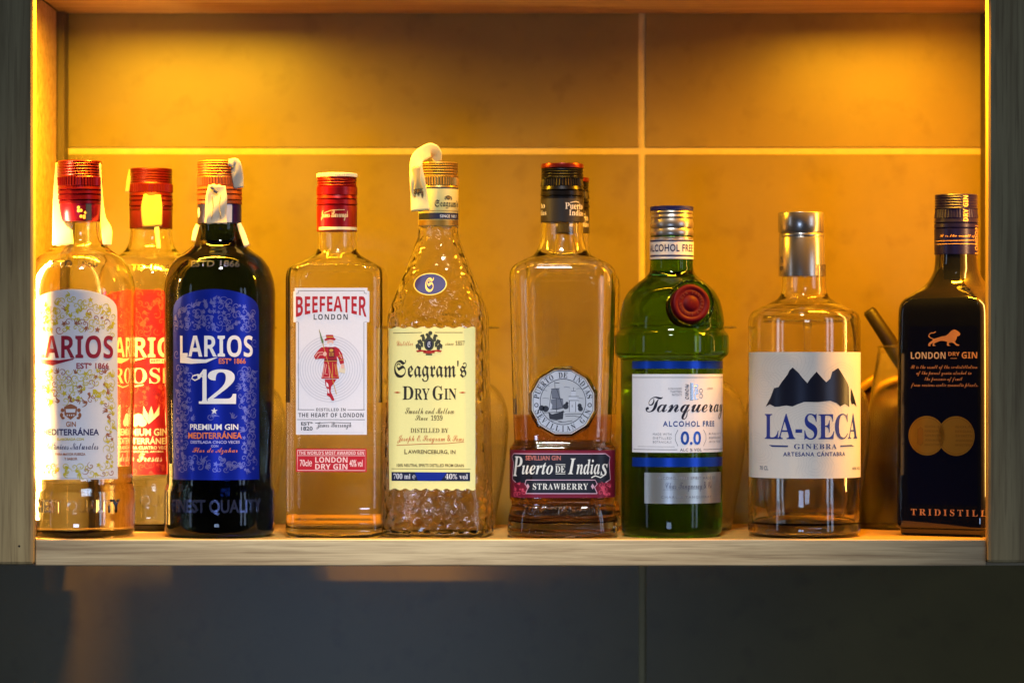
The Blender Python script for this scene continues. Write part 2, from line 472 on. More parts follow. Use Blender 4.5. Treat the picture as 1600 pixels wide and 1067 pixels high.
# ------------------------------------------------------------------ the setting: tiled wall, oak shelf unit
SHELF_Z = (CYP-842)*M0
TILE_Y = .25
OAK_X = wood('oak_along', (.36, .255, .135), (.62, .48, .27), 0)
OAK_Z = wood('oak_upright', (.32, .225, .095), (.50, .38, .175), 2)
GAP_SHADE = wood('gap_shade_dark', (.05, .032, .018), (.09, .06, .03), 2)  # shade of the gap behind the side panels, put into the colour
OAK_P = wood('oak_lining', (.34, .20, .09), (.52, .33, .17), 0)
m, nt, b = nodes('stone_tile')
g = nt.nodes.new('ShaderNodeTexCoord')
n1 = nt.nodes.new('ShaderNodeTexNoise'); n1.inputs['Scale'].default_value = 6; n1.inputs['Detail'].default_value = 7; n1.inputs['Roughness'].default_value = .6
n2 = nt.nodes.new('ShaderNodeTexNoise'); n2.inputs['Scale'].default_value = 38; n2.inputs['Detail'].default_value = 5
for q in (n1, n2): nt.links.new(g.outputs['Object'], q.inputs['Vector'])
cr = nt.nodes.new('ShaderNodeValToRGB'); e = cr.color_ramp.elements
e[0].position = .3; e[0].color = (.150, .112, .029, 1); e[1].position = .72; e[1].color = (.205, .152, .040, 1)
nt.links.new(n1.outputs['Fac'], cr.inputs[0])
c2 = nt.nodes.new('ShaderNodeValToRGB'); e = c2.color_ramp.elements
e[0].position = .30; e[0].color = (.74, .70, .66, 1); e[1].position = .45; e[1].color = (1, 1, 1, 1)
nt.links.new(n2.outputs['Fac'], c2.inputs[0])
mx = nt.nodes.new('ShaderNodeMix'); mx.data_type = 'RGBA'; mx.blend_type = 'MULTIPLY'; mx.inputs[0].default_value = .55
nt.links.new(cr.outputs[0], mx.inputs[6]); nt.links.new(c2.outputs[0], mx.inputs[7]); nt.links.new(mx.outputs[2], b.inputs['Base Color'])
b.inputs['Roughness'].default_value = .34; TILE = m
GROUT = ink((182, 168, 124), .9, 0, .16, 160)
tw = thing('tiled_wall', 'brown stone tile wall with pale grout lines behind the oak shelf', 'wall', (0, TILE_Y, 0))
ky = sc(TILE_Y); gx = (1003.5-CXP)*ky; gz = (CYP-236)*ky; gw = .0029
bm = bmesh.new(); box(bm, -.75, .75, .0016, .02, -.6, .6); obj('grout', bm, GROUT, tw, False)
for x0, x1 in ((-.75, gx-gw), (gx+gw, .75)):
    for z0, z1 in ((-.6, gz-gw), (gz+gw, .6)):
        bm = bmesh.new(); box(bm, x0, x1, 0, .015, z0, z1, .0006); obj('tile', bm, TILE, tw, False)
su = thing('wall_shelf', 'pale oak wall shelf niche with thick front posts and one long board', 'shelf', (0, 0, SHELF_Z))
Z0 = SHELF_Z
zt = (CYP-884)*M0                      # underside of the board
z_ceil = (CYP-23)*sc(TILE_Y)
def part(name, x0, x1, y0, y1, z0, z1, mat, bev=.0008):
    bm = bmesh.new(); box(bm, x0, x1, y0, y1, z0-Z0, z1-Z0, bev); return obj(name, bm, mat, su, False)
bm = bmesh.new(); box(bm, -.3725, .3705, 0, .19, zt-Z0, 0, .0012); box(bm, -.3885, -.37255, .0095, .2225, zt-Z0, 0); box(bm, .37055, .4095, .0095, .236, zt-Z0, 0); box(bm, -.283, -.165, .1901, .236, zt-Z0, 0); box(bm, -.165, .06,  .1901, .226, zt-Z0, 0); box(bm, .06, .3705, .1901, .236, zt-Z0, 0); bm.normal_update()
for f in bm.faces:
    if f.normal.z > .9: f.material_index = 1
obj('shelf_board', bm, [OAK_X, wood('oak_warm_lit', (.33, .17, .035), (.46, .25, .06), 0)], su, False)  # top faces are the same oak with the warm light put into the colour
part('top_board', -.3885, .4095, -.001, .243, z_ceil, z_ceil+.02, OAK_P)
part('side_panel', -.4085, -.3887, .0165, .222, zt+.0005, z_ceil-.0003, OAK_P)
part('side_panel', .4097, .43, .0165, .238, zt+.0005, z_ceil-.0003, OAK_P)
part('gap_shade_strip', -.3886, -.3825, .2235, .2495, zt+.001, z_ceil-.0004, GAP_SHADE, .0004)  # dark strip standing in for the shaded gap between panel and tiles
part('gap_shade_strip', .4040, .4096, .2235, .2495, SHELF_Z+.0005, z_ceil-.0004, GAP_SHADE, .0004)
part('front_post', -.46, -.3729, -.004, .009, (CYP-882)*M0, .40, OAK_Z, .0026)
part('front_post', .3709, .46, -.004, .009, (CYP-879)*M0, .40, OAK_Z, .0026)

q = px(30, 853, -.004); bm = bmesh.new(); bmesh.ops.create_circle(bm, cap_ends=True, radius=.0009, segments=12, matrix=Matrix.Translation((q.x, -.00405, q.z-Z0)) @ Matrix.Rotation(math.pi/2, 4, 'X'))
obj('nail_hole', bm, ink((26, 22, 12), .8), su, False)
# ------------------------------------------------------------------ bottle kinds
CLEAR = glass('clear_glass', (.992, .995, .985))
WATER = glass('refract_tint_spirit', (.962, .908, .79), 0, 1.35)  # tint stands in for the darker background refracted through the clear liquid
WHITE = ink((238, 236, 236), .5)
def circ(rows): return [(y, h, h, h) for y, h in rows]
def tall_rows(c, top, s=1.0, k=1.0):
    """the round-shouldered bottle kind used three times; top = y of the cap's top edge, k = size"""
    R = [(0, 33.5), (98, 33.5), (120, 36), (132, 42), (140, 51), (152, 67), (172, 80), (192, 85.5), (208, 87), (240, 87), (400, 84.5), (486, 82.5), (500, 82.5),
         (508, 84), (515, 86), (530, 86.5), (560, 86.5), (574, 85.5), (581, 82), (585, 76)]
    return circ([(top+y*k, h*k) for y, h in R])
def dome(cx, hw, top, shoulder, bot, n=16):
    pts = [(cx-hw, bot), (cx-hw, shoulder)]
    for i in range(1, n): a = math.pi*i/n; pts.append((cx-hw*math.cos(a), shoulder-(shoulder-top)*math.sin(a)**.8))
    return pts+[(cx+hw, shoulder), (cx+hw, bot)]
EMB = glass('embossed_glass', (.98, .97, .92), .10, 1.85); EMBD = ink((74, 80, 112), .18, .75)
def tall_bottle(name, label, cx, Y, top, k, gmat, liq, level, capm, art, ytop=None):
    B = Bottle(name, label, cx, Y, tall_rows(cx, top, 1, k)); g = lambda y: top+y*k
    B.shell(gmat, g(20), 5*k, 14*k, inner=bool(liq))
    if liq: B.liquid(liq, level, 5*k, 14*k)
    B.turn([(g(y), r*k) for y, r in screwcap(0, 68, 35, 26, 39, (46, 53, 62))], capm, 'screw_cap', knurl=(g(26), g(39), 1.1*k))
    art(B, g)
    B.emboss('FINEST QUALITY', cx-66*k, cx+68*k, g(525), g(549), EMB if liq else EMBD, 'sansb', .0012)
    B.emboss('ESTD 1866', cx-37*k, cx+37*k, g(158), g(168), EMB if liq else EMBD, 'sansb', .0006)
    return B
PAPER = ink((214, 206, 188), .8, 0, .08)
def crest(A, x, y, w, h, m1, m2, lay=3):
    A.poly([(x-w*.36, y-h*.3), (x-w*.2, y-h*.42), (x, y-h*.5), (x+w*.2, y-h*.42), (x+w*.36, y-h*.3), (x+w*.33, y+h*.2), (x, y+h*.5), (x-w*.33, y+h*.2)], m1, lay)
    A.poly([(x-w*.27, y-h*.18), (x+w*.27, y-h*.18), (x+w*.25, y+h*.05), (x-w*.25, y+h*.05)], m2, lay+1)
    for sx in (-1, 1):
        A.ell(x+sx*w*.45, y-h*.1, w*.1, h*.13, m1, lay, 10); A.ell(x+sx*w*.5, y+h*.22, w*.09, h*.16, m1, lay, 10); A.ell(x+sx*w*.42, y+h*.4, w*.1, h*.08, m1, lay, 10)
    for i in range(4): A.ell(x-w*.18+i*w*.12, y+h*.22, w*.035, h*.06, m2, lay+1, 8)

# -- clear bottle, white label (hard against the left post)
def art_white(B, g):
    c = B.cx; A = B.art(); base = ink((228, 228, 238), .35); ye = ink((205, 190, 40), .45); rd = ink((150, 18, 48), .45); br = ink((160, 96, 60), .5); nv = ink((40, 36, 96), .5)
    A.poly(dome(c, 66, 455, 489, 747), base, 0)
    A.line([(c-64, 745), (c+64, 745)], 1, ink((190, 190, 205)), 1)
    clear = lambda u, y: not (abs(u) < 66 and 520 < y < 580) and not (abs(u) < 50 and 628 < y < 722) and (abs(u) < 62*1.1 and y > 462+abs(u)*.3)
    A.filigree(lambda u, y: clear(u, y), ye, -72, 74, 464, 742, 8.5, 1, 3, 1.0, br)
    A.text('LARIOS', c-57, c+60, 526, 561, rd, 'bold', 3); A.poly([(c-56, 559), (c-56, 568), (c-30, 572), (c+2, 563), (c+4, 561), (c-20, 564), (c-46, 563)], rd, 3)
    A.text('ESTº 1866', c+7, c+54, 568, 577, rd, 'sansb', 3)
    crest(A, c-2, 643, 28, 24, br, base)
    A.text('GIN', c-9, c+6, 658, 666, br, 'sansb'); A.text('MEDITERRÁNEA', c-46, c+40, 667, 679, nv, 'sansb')
    A.text('ELABORADA CON', c-23, c+18, 683, 687, ye, 'sansb'); A.text('Botánicos Naturales', c-44, c+39, 690, 701, nv, 'script')
    A.text('PARA MAYOR FUERZA', c-26, c+20, 706, 710, br, 'sansb'); A.text('Y SABOR', c-12, c+8, 713, 717, br, 'sansb')
    A.done('front_label', B.root, 4)
    m = ink((150, 22, 62), .28, .75)
    sl_ = B.turn([(320, 33.6), (320.5, 34.4), (347, 34.4), (348, 33.6)], m, 'neck_sleeve')
    A = Art(Sleeve(B, 34.4)); gd = ink((226, 196, 120), .4)
    for i in range(7):
        a = i*.9; A.ell(c+8+5.5*math.cos(a), 335+8*math.sin(a*1.3), 2.4, 2.6, gd, 1, 10)
    A.rect(c+14, c+22, 321, 347, ink((30, 34, 80), .4), 1); A.done('sleeve_print', sl_, 3)
    I = inv_of(B); Y = B.Y
    ribbon('tax_strip', [(c-35, 256, Y-.002), (c-34, 290, Y-.006), (c-31, 330, Y-.010), (c-27, 362, Y-.017), (c-26, 384, Y-.026)], [5, 13, 23, 31, 33], PAPER, B.root, I, crease=1)
    ribbon('tax_strip', [(c+31, 257, Y-.006), (c+33, 300, Y-.004), (c+36, 340, Y-.006), (c+42, 362, Y-.014), (c+43, 384, Y-.024)], [4, 5, 9, 17, 13], PAPER, B.root, I, crease=1)
PALE = glass('pale_spirit', (.985, .95, .86), 0, 1.35)
B1 = tall_bottle('gin_bottle', 'clear round bottle with white scrollwork label and wine-red cap against the front post', 124.5, .046, 253, 1.0, CLEAR, PALE, 728, ink((104, 8, 34), .28, .7), art_white)

# -- clear bottle, coral label, standing further back
def art_coral(B, g):
    c = B.cx; k = .962; A = B.art(); base = ink((184, 30, 38), .4, .15); lt = ink((214, 78, 58), .45); cm = ink((250, 236, 205), .5); dk = ink((150, 20, 40), .5)
    A.poly(dome(c, 66, 458, 478, 742), base, 0)
    A.filigree(lambda u, y: 462 < y < 738 and not (525 < y < 605) and not (640 < y < 722), lt, -74, 76, 464, 738, 8.5, 1, 9, 1.0, dk)
    A.text('LARIOS', c-56, c+58, 531, 562, cm, 'bold'); A.poly([(c-54, 560), (c-54, 568), (c-28, 571), (c+3, 563), (c-20, 564)], cm, 3)
    A.rect(c+8, c+40, 564, 571, cm, 3); A.text('ESTº 1866', c+10, c+38, 565.5, 569.5, base, 'sansb', 4)
    A.text('ROSÉ', c-44, c+40, 572, 602, cm, 'serif'); A.line([(c-44, 602), (c-24, 608), (c-2, 604)], 1.6, cm, 3)
    for dx, dy, r in ((-10, 0, 9), (-16, 6, 7), (-4, 6, 7)): A.ell(c+dx, 656+dy, r, r*.9, cm, 3, 16)
    for a in (-.5, .1, .7): A.poly([(c+6, 664), (c+4+14*a, 650), (c+8+20*a, 636), (c+12+14*a, 650)], cm, 3.4)
    A.text('PREMIUM GIN', c-40, c+34, 671, 682, cm, 'sansb'); A.text('MEDITERRÁNEA', c-44, c+38, 683, 695, cm, 'sansb')
    A.text('DESTILADA CUATRO VECES', c-44, c+38, 698, 703, cm, 'sansb'); A.text('CON NATURAL AROMA', c-34, c+28, 705, 708, cm, 'sansb')
    A.text('de Fresas', c-30, c+26, 709, 722, cm, 'script'); A.done('front_label', B.root, 4)
    m = ink((92, 8, 20), .38, .3)
    B.turn([(333, 32.6), (333.5, 33.2), (360, 33.2), (361, 32.6)], m, 'neck_sleeve')
    I = inv_of(B); Y = B.Y; pl = ink((156, 140, 104), .8, 0, .1)
    ribbon('tax_strip', [(c+2, 308, Y-.019), (c+1, 330, Y-.0195), (c+2, 358, Y-.0195)], [27, 33, 30], pl, B.root, I, crease=1)
    ribbon('tax_strip', [(c+8, 352, Y-.019), (c+10, 372, Y-.020), (c+12, 392, Y-.025)], [8, 7, 6], PAPER, B.root, I)
    ribbon('tax_strip', [(c-30, 269, Y-.004), (c-34, 285, Y-.006), (c-36, 304, Y-.004)], [9, 8, 9], pl, B.root, I)
B2 = tall_bottle('gin_bottle', 'clear round bottle with coral red label, half hidden between the white and blue labelled bottles', 236, .150, 267, .962, CLEAR, PALE, 748, ink((86, 5, 16), .34, .5), art_coral)

# -- dark blue bottle, blue label
BLUEG = glass('dark_blue_glass', (.012, .032, .17), 0, 1.35)
def art_blue(B, g):
    c = B.cx; A = B.art(); base = ink((16, 40, 168), .34, .55); sv = ink((122, 122, 196), .3, .55); wh = ink((238, 232, 228), .45); og = ink((224, 122, 62), .45); ll = ink((176, 172, 226), .45)
    A.poly(dome(c, 66, 455, 489, 748), base, 0)
    A.filigree(lambda u, y: (y > 466+abs(u)*.28 and y < 735) and not (abs(u) < 66 and 519 < y < 574) and not (abs(u) < 40 and 574 < y < 650) and not (abs(u) < 46 and 655 < y < 714) and abs(u) < 70,
               sv, -72, 72, 466, 736, 8, 1, 5, 1.0)
    A.text('LARIOS', c-54, c+57, 526, 559, wh, 'bold', 3)
    A.poly([(c-54, 557), (c-54, 568), (c-36, 569.5), (c-12, 568), (c+5, 560), (c+5, 559.5), (c-14, 563), (c-34, 562), (c-46, 558)], wh, 3)
    A.text('ESTº 1866', c+7, c+47, 561, 569.5, og, 'sansb', 3)
    A.text('1', c-26, c-6, 578, 631, wh, 'serif', 3); A.text('2', c-10, c+33, 578, 631, wh, 'serif', 3)
    A.line([(c-17, 590), (c-25, 586), (c-33, 588), (c-35, 592), (c-30, 595), (c-24, 592), (c-18, 582)], 2, wh, 3.2)
    pts = []
    for i in range(10):
        r = 5.4 if i % 2 == 0 else 2.2; a = math.pi*i/5-math.pi/2; pts.append((c+r*math.cos(a), 642+r*math.sin(a)))
    A.poly(pts, wh, 3)
    A.text('PREMIUM GIN', c-38, c+36, 662, 671, wh, 'sansb'); A.text('MEDITERRÁNEA', c-41, c+41, 672.5, 684.5, og, 'sansb')
    A.text('DESTILADA CINCO VECES', c-37, c+38, 687.5, 692, ll, 'sansb'); A.text('CON', c-5, c+6, 694, 697.5, ll, 'sansb')
    A.text('Flor de Azahar', c-34, c+35, 698, 709, og, 'script'); A.done('front_label', B.root, 4)
    m = ink((34, 34, 92), .3, .5)
    sl_ = B.turn([(321, 33.4), (321.5, 34.3), (350, 34.3), (351, 33.4)], m, 'neck_sleeve')
    A = Art(Sleeve(B, 34.3)); A.rect(c+10, c+22, 322, 350, ink((196, 200, 222), .4), 1); A.ell(c-31, 334, 5, 8, wh, 1, 12); A.done('sleeve_print', sl_, 3)
    I = inv_of(B); Y = B.Y; pp = ink((206, 196, 176), .75); nb = ink((52, 56, 110), .6)
    ribbon('tax_strip', [(c-4, 290, Y-.0186), (c-5, 312, Y-.019), (c-6, 335, Y-.0188), (c-6, 351, Y-.0188)], [26, 34, 33, 36], pp, B.root, I, crease=1)
    ribbon('tax_strip', [(c+14, 255, Y-.017), (c+24, 256, Y-.015), (c+28, 275, Y-.014), (c+30, 296, Y-.013)], [10, 16, 18, 15], pp, B.root, I, crease=1)
    ribbon('tax_strip', [(c+30, 350, Y-.008), (c+36, 366, Y-.012), (c+43, 386, Y-.016)], [7, 9, 9], pp, B.root, I)
    ribbon('tax_strip', [(c-34, 352, Y-.008), (c-38, 364, Y-.012), (c-41, 378, Y-.015)], [6, 8, 6], pp, B.root, I)
    for a in ((c-11, 295), (c-6, 300)): ribbon('strip_print', [(a[0]-3, a[1]-2, Y-.0207), (a[0]+3, a[1]+2, Y-.0207)], 5, nb, B.root, I, .00003)
    for a in ((c-12, 322), (c+2, 322)): ribbon('strip_print', [(a[0], 306, Y-.0206), (a[0]+(2 if a[0] < c-5 else -2), 322, Y-.0206), (a[0], 340, Y-.0206)], 1.4, ink((150, 138, 120), .8), B.root, I, .00003)
B3 = tall_bottle('gin_bottle', 'dark round bottle with royal blue scrollwork label and copper cap', 343, .047, 253, 1.0, BLUEG, None, 728, ink((168, 86, 44), .42, .55), art_blue)

# -- flat clear bottle with red cap and white label
def rr(rows): return rows
B4 = Bottle('gin_bottle', 'clear rectangular bottle with red cap, white upper label and small red lower label', 526.5, .044,
            [(290, 30, 30, 30), (385, 30.5, 30.5, 30.5), (394, 33, 33, 32), (402, 43, 38, 34), (410, 57, 46, 32), (416, 68, 52, 28), (421, 73, 54, 24), (430, 75, 55, 21), (440, 75.5, 55.5, 20), (620, 75.5, 55.5, 20),
             (790, 75.5, 55.5, 20), (800, 74.2, 54.2, 19), (806, 75, 55, 20), (826, 75.5, 55.5, 20), (833, 73, 53, 19), (837, 67, 47, 17)], rot=-.07)
B4.shell(CLEAR, 300, 6, 18); B4.liquid(WATER, 628, 6, 18)
RED = ink((150, 8, 16), .3, .35)
cap_ = B4.turn([(y, r) for y, r in screwcap(277, 362, 31.5, 293, 305, (312, 321))], RED, 'screw_cap', knurl=(293, 305, .5))
B4.turn([(271, 28), (271.4, 31), (272, 32), (277, 32), (277.6, 30)], ink((240, 226, 180), .4), 'cap_rim', cap_, knurl=(271.9, 277.1, 1.0), seg=120)
A = Art(Sleeve(B4, 31.6)); cmm = ink((246, 226, 170), .5)
A.rect(499.5, 558, 355.5, 360, cmm, 1); A.text('James Burrough', 503, 545, 330, 346, cmm, 'script', 1); A.line([(508, 334), (520, 330), (540, 329)], .8, cmm, 1); A.done('cap_print', cap_, 3)
A = B4.art(); wh = ink((226, 222, 230), .5); rd = ink((176, 14, 36), .5); gr = ink((70, 74, 84), .5); lg = ink((206, 203, 214), .5)
A.poly([(464, 451), (577, 451), (577, 456), (580, 456), (580, 504), (576, 504), (576, 677.5), (466, 677.5), (466, 504), (462, 504), (462, 456), (464, 456)], wh, 0)
for r in range(14, 54, 4): A.ann(519, 576, r, r+1.5, lg, 1, 56)
for pts in (((470, 455.5), (572, 455.5)), ((470, 455.5), (470, 459), (466, 460)), ((572, 455.5), (572, 459), (576, 460)), ((466, 503), (470, 504), (470, 639)), ((576, 503), (571.5, 504), (571.5, 639))):
    A.line(pts, .7, gr, 1)
A.text('BEEFEATER', 466, 575.5, 464, 496, rd, 'bold', 2, warp=lambda a, y: 464+(y-464)*(.72+.28*(2*abs(a-.5))**1.8))
A.text('LONDON', 493.5, 546.5, 491.5, 500, gr, 'bold', 2, 1.25)
# the guardsman emblem
fl = ink((226, 176, 160), .5); gn = ink((96, 120, 74), .5); gd = ink((200, 150, 60), .5); dr = ink((120, 10, 30), .5)
A.poly([(512.5, 523.5), (523.5, 523.5), (525, 528), (528, 530), (526, 532), (519, 530.5), (512, 532.5), (510, 531), (513.5, 528.5)], rd, 3)
A.rect(513.6, 524, 526, 527.6, gd, 4)
A.ell(519.5, 534.5, 5, 5, fl, 2.5, 16); A.ell(519.5, 540, 7, 3, wh, 3, 16); A.ell(520, 537.8, 3, 2.4, lg, 3.3, 10)
A.poly([(511, 542), (528, 542), (533, 545), (538, 553), (541, 567), (535, 569), (532, 560), (529.5, 556), (530, 572), (533, 591), (505.5, 591), (509, 572), (510, 560), (506, 560), (496, 561), (494, 556), (500, 548), (505, 543)], rd, 3)
A.line([(496, 557), (500, 551), (508, 550)], 1.2, fl, 4); A.line([(499, 560), (503, 554), (509, 554)], 1.0, fl, 4)
A.line([(533, 550), (537, 560)], 1.2, fl, 4); A.line([(534, 563), (541, 561)], 1.0, gd, 4); A.line([(532, 557), (538, 555)], 1.0, gd, 4)
A.rect(516.5, 526, 543.5, 559, dr, 4); A.text('ER', 517.5, 525, 551, 556, gd, 'serif', 5); A.ell(521, 547.5, 3.2, 2.4, gd, 5, 10)
A.rect(510, 530, 560.5, 564, dr, 4); A.line([(510, 564), (530.5, 564)], .9, gd, 5)
for q in (((511, 568), (507.5, 589), (518, 589)), ((513.5, 569), (511, 584), (515, 584.5)), ((528.5, 568), (531.5, 589), (521, 589)), ((526.5, 569), (528.5, 585)), ((516.5, 566), (518.5, 590)), ((523, 566), (523, 590))): A.line(q, .9, fl if q[0][0] < 520 else gd, 4)
A.ell(538.5, 572, 3, 4, fl, 3, 12); A.poly([(534, 574), (543, 575), (542, 583), (533, 581)], ink((222, 206, 180), .5), 2.6)
A.poly([(511, 592), (529, 592), (525, 598), (521, 603), (520, 611), (523, 617), (526, 624), (522, 625), (518.5, 619), (514, 616.5), (515.5, 609), (512, 602)], rd, 3)
A.poly([(513, 596), (516, 599), (517, 604), (513.5, 603)], wh, 4); A.poly([(515.5, 606), (517.5, 608), (518, 614), (516, 613)], wh, 4)
A.line([(502.2, 516), (510, 545), (521, 585), (529, 615)], 1.0, gd, 4.5); A.poly([(502, 514), (506.5, 527), (509, 533), (509, 538), (506, 535), (504, 527)], gn, 4.6); A.ell(511, 553, 3, 3.4, fl, 5, 12)
A.text('DISTILLED IN', 497.5, 543, 636.5, 641, gr, 'bold', 2, 1.2); A.line([(468.5, 639), (494.5, 639)], .8, gr, 1); A.line([(546, 639), (573, 639)], .8, gr, 1)
A.text('THE HEART OF LONDON', 470, 571, 644, 650.5, gr, 'bold', 2, 1.1); A.line([(468, 654.3), (573, 654.3)], .8, gr, 1)
A.text('ESTº', 474, 492, 658, 663.2, gr, 'sansb', 2); A.text('1820', 474, 492, 665, 671, gr, 'sansb', 2); A.text('James Burrough', 498, 552, 658, 669.5, gr, 'script', 2); A.line([(496, 659.5), (520, 658.6), (551, 659.4)], .8, gr, 2)
A.line([(470.5, 657), (470.5, 674), (571, 674), (571, 657)], .5, lg, 1)
A.done('upper_label', B4.root, 5)
A = B4.art(); pk = ink((244, 206, 200), .5)
A.rect(466, 575.8, 699, 735, ink((192, 14, 34), .45), 0)
A.line([(468.4, 701.5), (573.4, 701.5), (573.4, 732.6), (468.4, 732.6), (468.4, 701.5)], .9, pk, 1); A.line([(468.4, 709.8), (573.4, 709.8)], .8, pk, 1)
A.text("THE WORLD'S MOST AWARDED GIN", 470.5, 571.5, 703, 708.4, pk, 'bold', 2); A.text('LONDON', 496, 546, 712, 720.6, pk, 'bold', 2); A.text('DRY GIN', 496, 546, 722.6, 731, pk, 'bold', 2)
A.text('70cl℮', 472, 491, 716, 726.5, pk, 'sansb', 2); A.text('40% vol', 549, 569.5, 716, 727, pk, 'sansb', 2)
A.done('lower_label', B4.root, 5)

# -- textured clear bottle with cream label and gold cap
TEXG = glass('pebbled_glass', (.988, .988, .95), 0, 1.5, .55, 170, 'orange_peel')
B5 = Bottle('gin_bottle', 'pebbled clear bottle with tapering neck, cream label and gold cap', 685, .046,
            [(280, 30, 30, 30), (352, 30.5, 30.5, 30.5), (360, 31, 31, 31), (372, 32, 32, 31.5), (390, 38, 37, 34), (415, 47, 44, 37), (445, 58, 52, 38), (475, 69, 58, 36), (492, 74, 60, 32), (500, 75.5, 61, 30), (512, 75, 61, 28),
             (530, 75, 61, 28), (650, 77.5, 63, 28), (780, 80, 65, 28), (820, 81.5, 66, 28), (833, 81.5, 66, 28), (838, 78, 63, 26), (840.5, 70, 55, 22)], rot=-.13)
B5.shell(TEXG, 300, 6, 14); B5.liquid(WATER, 628, 6, 14)
GOLD = ink((176, 140, 66), .36, .7)
B5.turn(screwcap(258, 298, 31.5, 282, 294, ()), GOLD, 'screw_cap', knurl=(282, 294, 1.2))
sl_ = B5.turn([(298, 30.4), (298.4, 31.4), (357, 31.4), (358, 30.6)], ink((234, 220, 140), .4, .1), 'neck_sleeve')
A = Art(Sleeve(B5, 31.4)); nv = ink((24, 30, 62), .45); bk = ink((40, 34, 26), .5)
A.rect(654.5, 716, 337.5, 347.5, nv, 1); A.rect(654.5, 716, 348.5, 357, GOLD, 1); A.rect(654.5, 716, 298, 299.6, nv, 1); A.rect(654.5, 716, 334, 334.8, GOLD, 1)
A.text("Seagram's", 680, 715, 317.5, 331, bk, 'frak', 2); A.text('SINCE 1857', 688, 713, 340.5, 345, ink((206, 210, 214)), 'bold', 2); crest(A, 701, 314, 10, 7, bk, GOLD, 2); A.done('sleeve_print', sl_, 3)
A = B5.art(); cr_ = ink((238, 226, 150), .5); rs = ink((196, 104, 56), .5); bn = ink((92, 74, 36), .5); bar = ink((16, 22, 58), .4); gd2 = ink((190, 170, 90), .4, .5); sil = ink((216, 214, 220), .4)
top = [(608.5+i*135/40, 516+1.4*math.sin(i*1.1)) for i in range(41)]; bot = [(743.5-i*133/40, 765.5+1.6*math.sin(i*1.3)) for i in range(41)]
A.poly(top+bot, cr_, 0)
A.line([(616, 524.5), (661, 523.6)], .9, bn, 1); A.line([(681, 523.6), (724, 523.8)], .9, bn, 1)
A.text('Distiller', 622, 647, 536.5, 544, rs, 'script', 2); A.text('since 1857', 697, 727, 536.5, 543.5, bn, 'script', 2)
# crest with two beasts, shield and banner
dkg = ink((58, 60, 44), .5); A.ell(672, 541, 8, 10.5, dkg, 2); A.ell(672, 542, 5, 6.8, bar, 3); A.text('S', 669.6, 674.4, 537.5, 546.5, sil, 'frak', 4)
for sx in (-1, 1):
    X = lambda d: 672+sx*d
    for pts in ([(6, 532), (8, 526), (12, 527), (14, 529), (11, 531), (11, 537), (7, 538)], [(9, 540), (13, 534), (18, 536), (17, 541), (14, 541), (12, 546), (9, 546)], [(12, 545), (17, 540), (21, 543), (20, 549), (18, 547), (16, 551), (12, 550)]):
        A.poly([(X(a), b) for a, b in (pts if sx > 0 else pts[::-1])], dkg, 2)
    A.poly([(X(5), 551), (X(13), 550.4), (X(20), 551.5), (X(18), 554), (X(11), 552.8), (X(5), 554.4)][::sx], ink((170, 34, 24), .5), 3)
A.poly([(664, 551.5), (680, 551.5), (681, 555), (672, 556.4), (663, 555)], ink((170, 34, 24), .5), 3); A.rect(667, 677, 556.6, 558.6, dkg, 2)
for q in ((669, 527, 2.4), (674, 524.5, 3.2), (671.5, 530, 3)): A.ell(q[0], q[1], q[2], q[2], dkg, 2, 12)
A.text("Seagram's", 618, 730, 566, 599.5, bk, 'frak', 2)
A.text('D', 631, 648, 606.5, 627, bk, 'serif', 2.6); A.text('RY', 649.5, 673, 610, 627, bk, 'serif', 2.6); A.text('G', 677.5, 694, 606, 627.5, bk, 'serif', 2.6); A.text('IN', 695.5, 714.5, 610, 627, bk, 'serif', 2.6)
for x in (617, 718): A.poly([(x, 616), (x+6, 614.6), (x+11.5, 616), (x+6, 617.4)], rs, 2)
A.text('Smooth and Mellow', 635, 711, 639.5, 649, bn, 'script', 2); A.text('Since', 651, 670, 651, 659, bn, 'script', 2); A.text('1939', 675, 693, 651, 659, bn, 'italic', 2)
A.text('DISTILLED BY', 643.5, 702, 671, 678, bn, 'serif', 2); A.text('Joseph E. Seagram & Sons', 623, 726, 681.5, 695, rs, 'script', 2); A.line([(622, 697.5), (660, 695.5), (700, 694.5), (726, 692)], .9, rs, 2)
A.text('L', 634, 638.5, 703.5, 711, bn, 'sansb', 2); A.text('AWRENCEBURG, IN', 639.5, 713, 704.5, 711.5, bn, 'sansb', 2)
A.text('100% NEUTRAL SPIRITS DISTILLED FROM GRAIN', 622, 726, 726, 730.6, bn, 'sansb', 2); A.line([(614, 733.8), (736, 733.8)], .7, bn, 1)
A.rect(614, 735.5, 738.8, 752.4, bar, 1); A.poly([(650, 739), (700, 739), (690, 752.2), (655, 752.2)], ink((20, 44, 150), .35, .3), 1.6)
A.text('700 ml ℮', 617, 651, 741, 749.4, sil, 'serif', 2.6); A.text('40% vol', 697, 732, 741, 749.4, sil, 'serif', 2.6)
A.done('front_label', B5.root, 5)
A = B5.art(); A.ell(673.5, 449, 26, 17.2, gd2, 0); A.ell(673.5, 449, 24.6, 16, ink((16, 14, 84), .35, .2), 1); A.text('S', 666, 679, 439, 461, ink((206, 176, 84), .35, .4), 'frak', 2)
A.done('oval_badge', B5.root, 4, 4, .0002)
B5.emboss("Seagram's", 624, 728, 788, 807, EMB, 'frak', .0012)
for t, x0, x1, y0, y1 in (('OWB', 634, 726, 774, 781),): B5.emboss(t, x0, x1, y0, y1, EMB, 'script', .0008, 'embossed_scroll')
I = inv_of(B5); Y = B5.Y; pt = ink((230, 208, 140), .75, 0, .07)
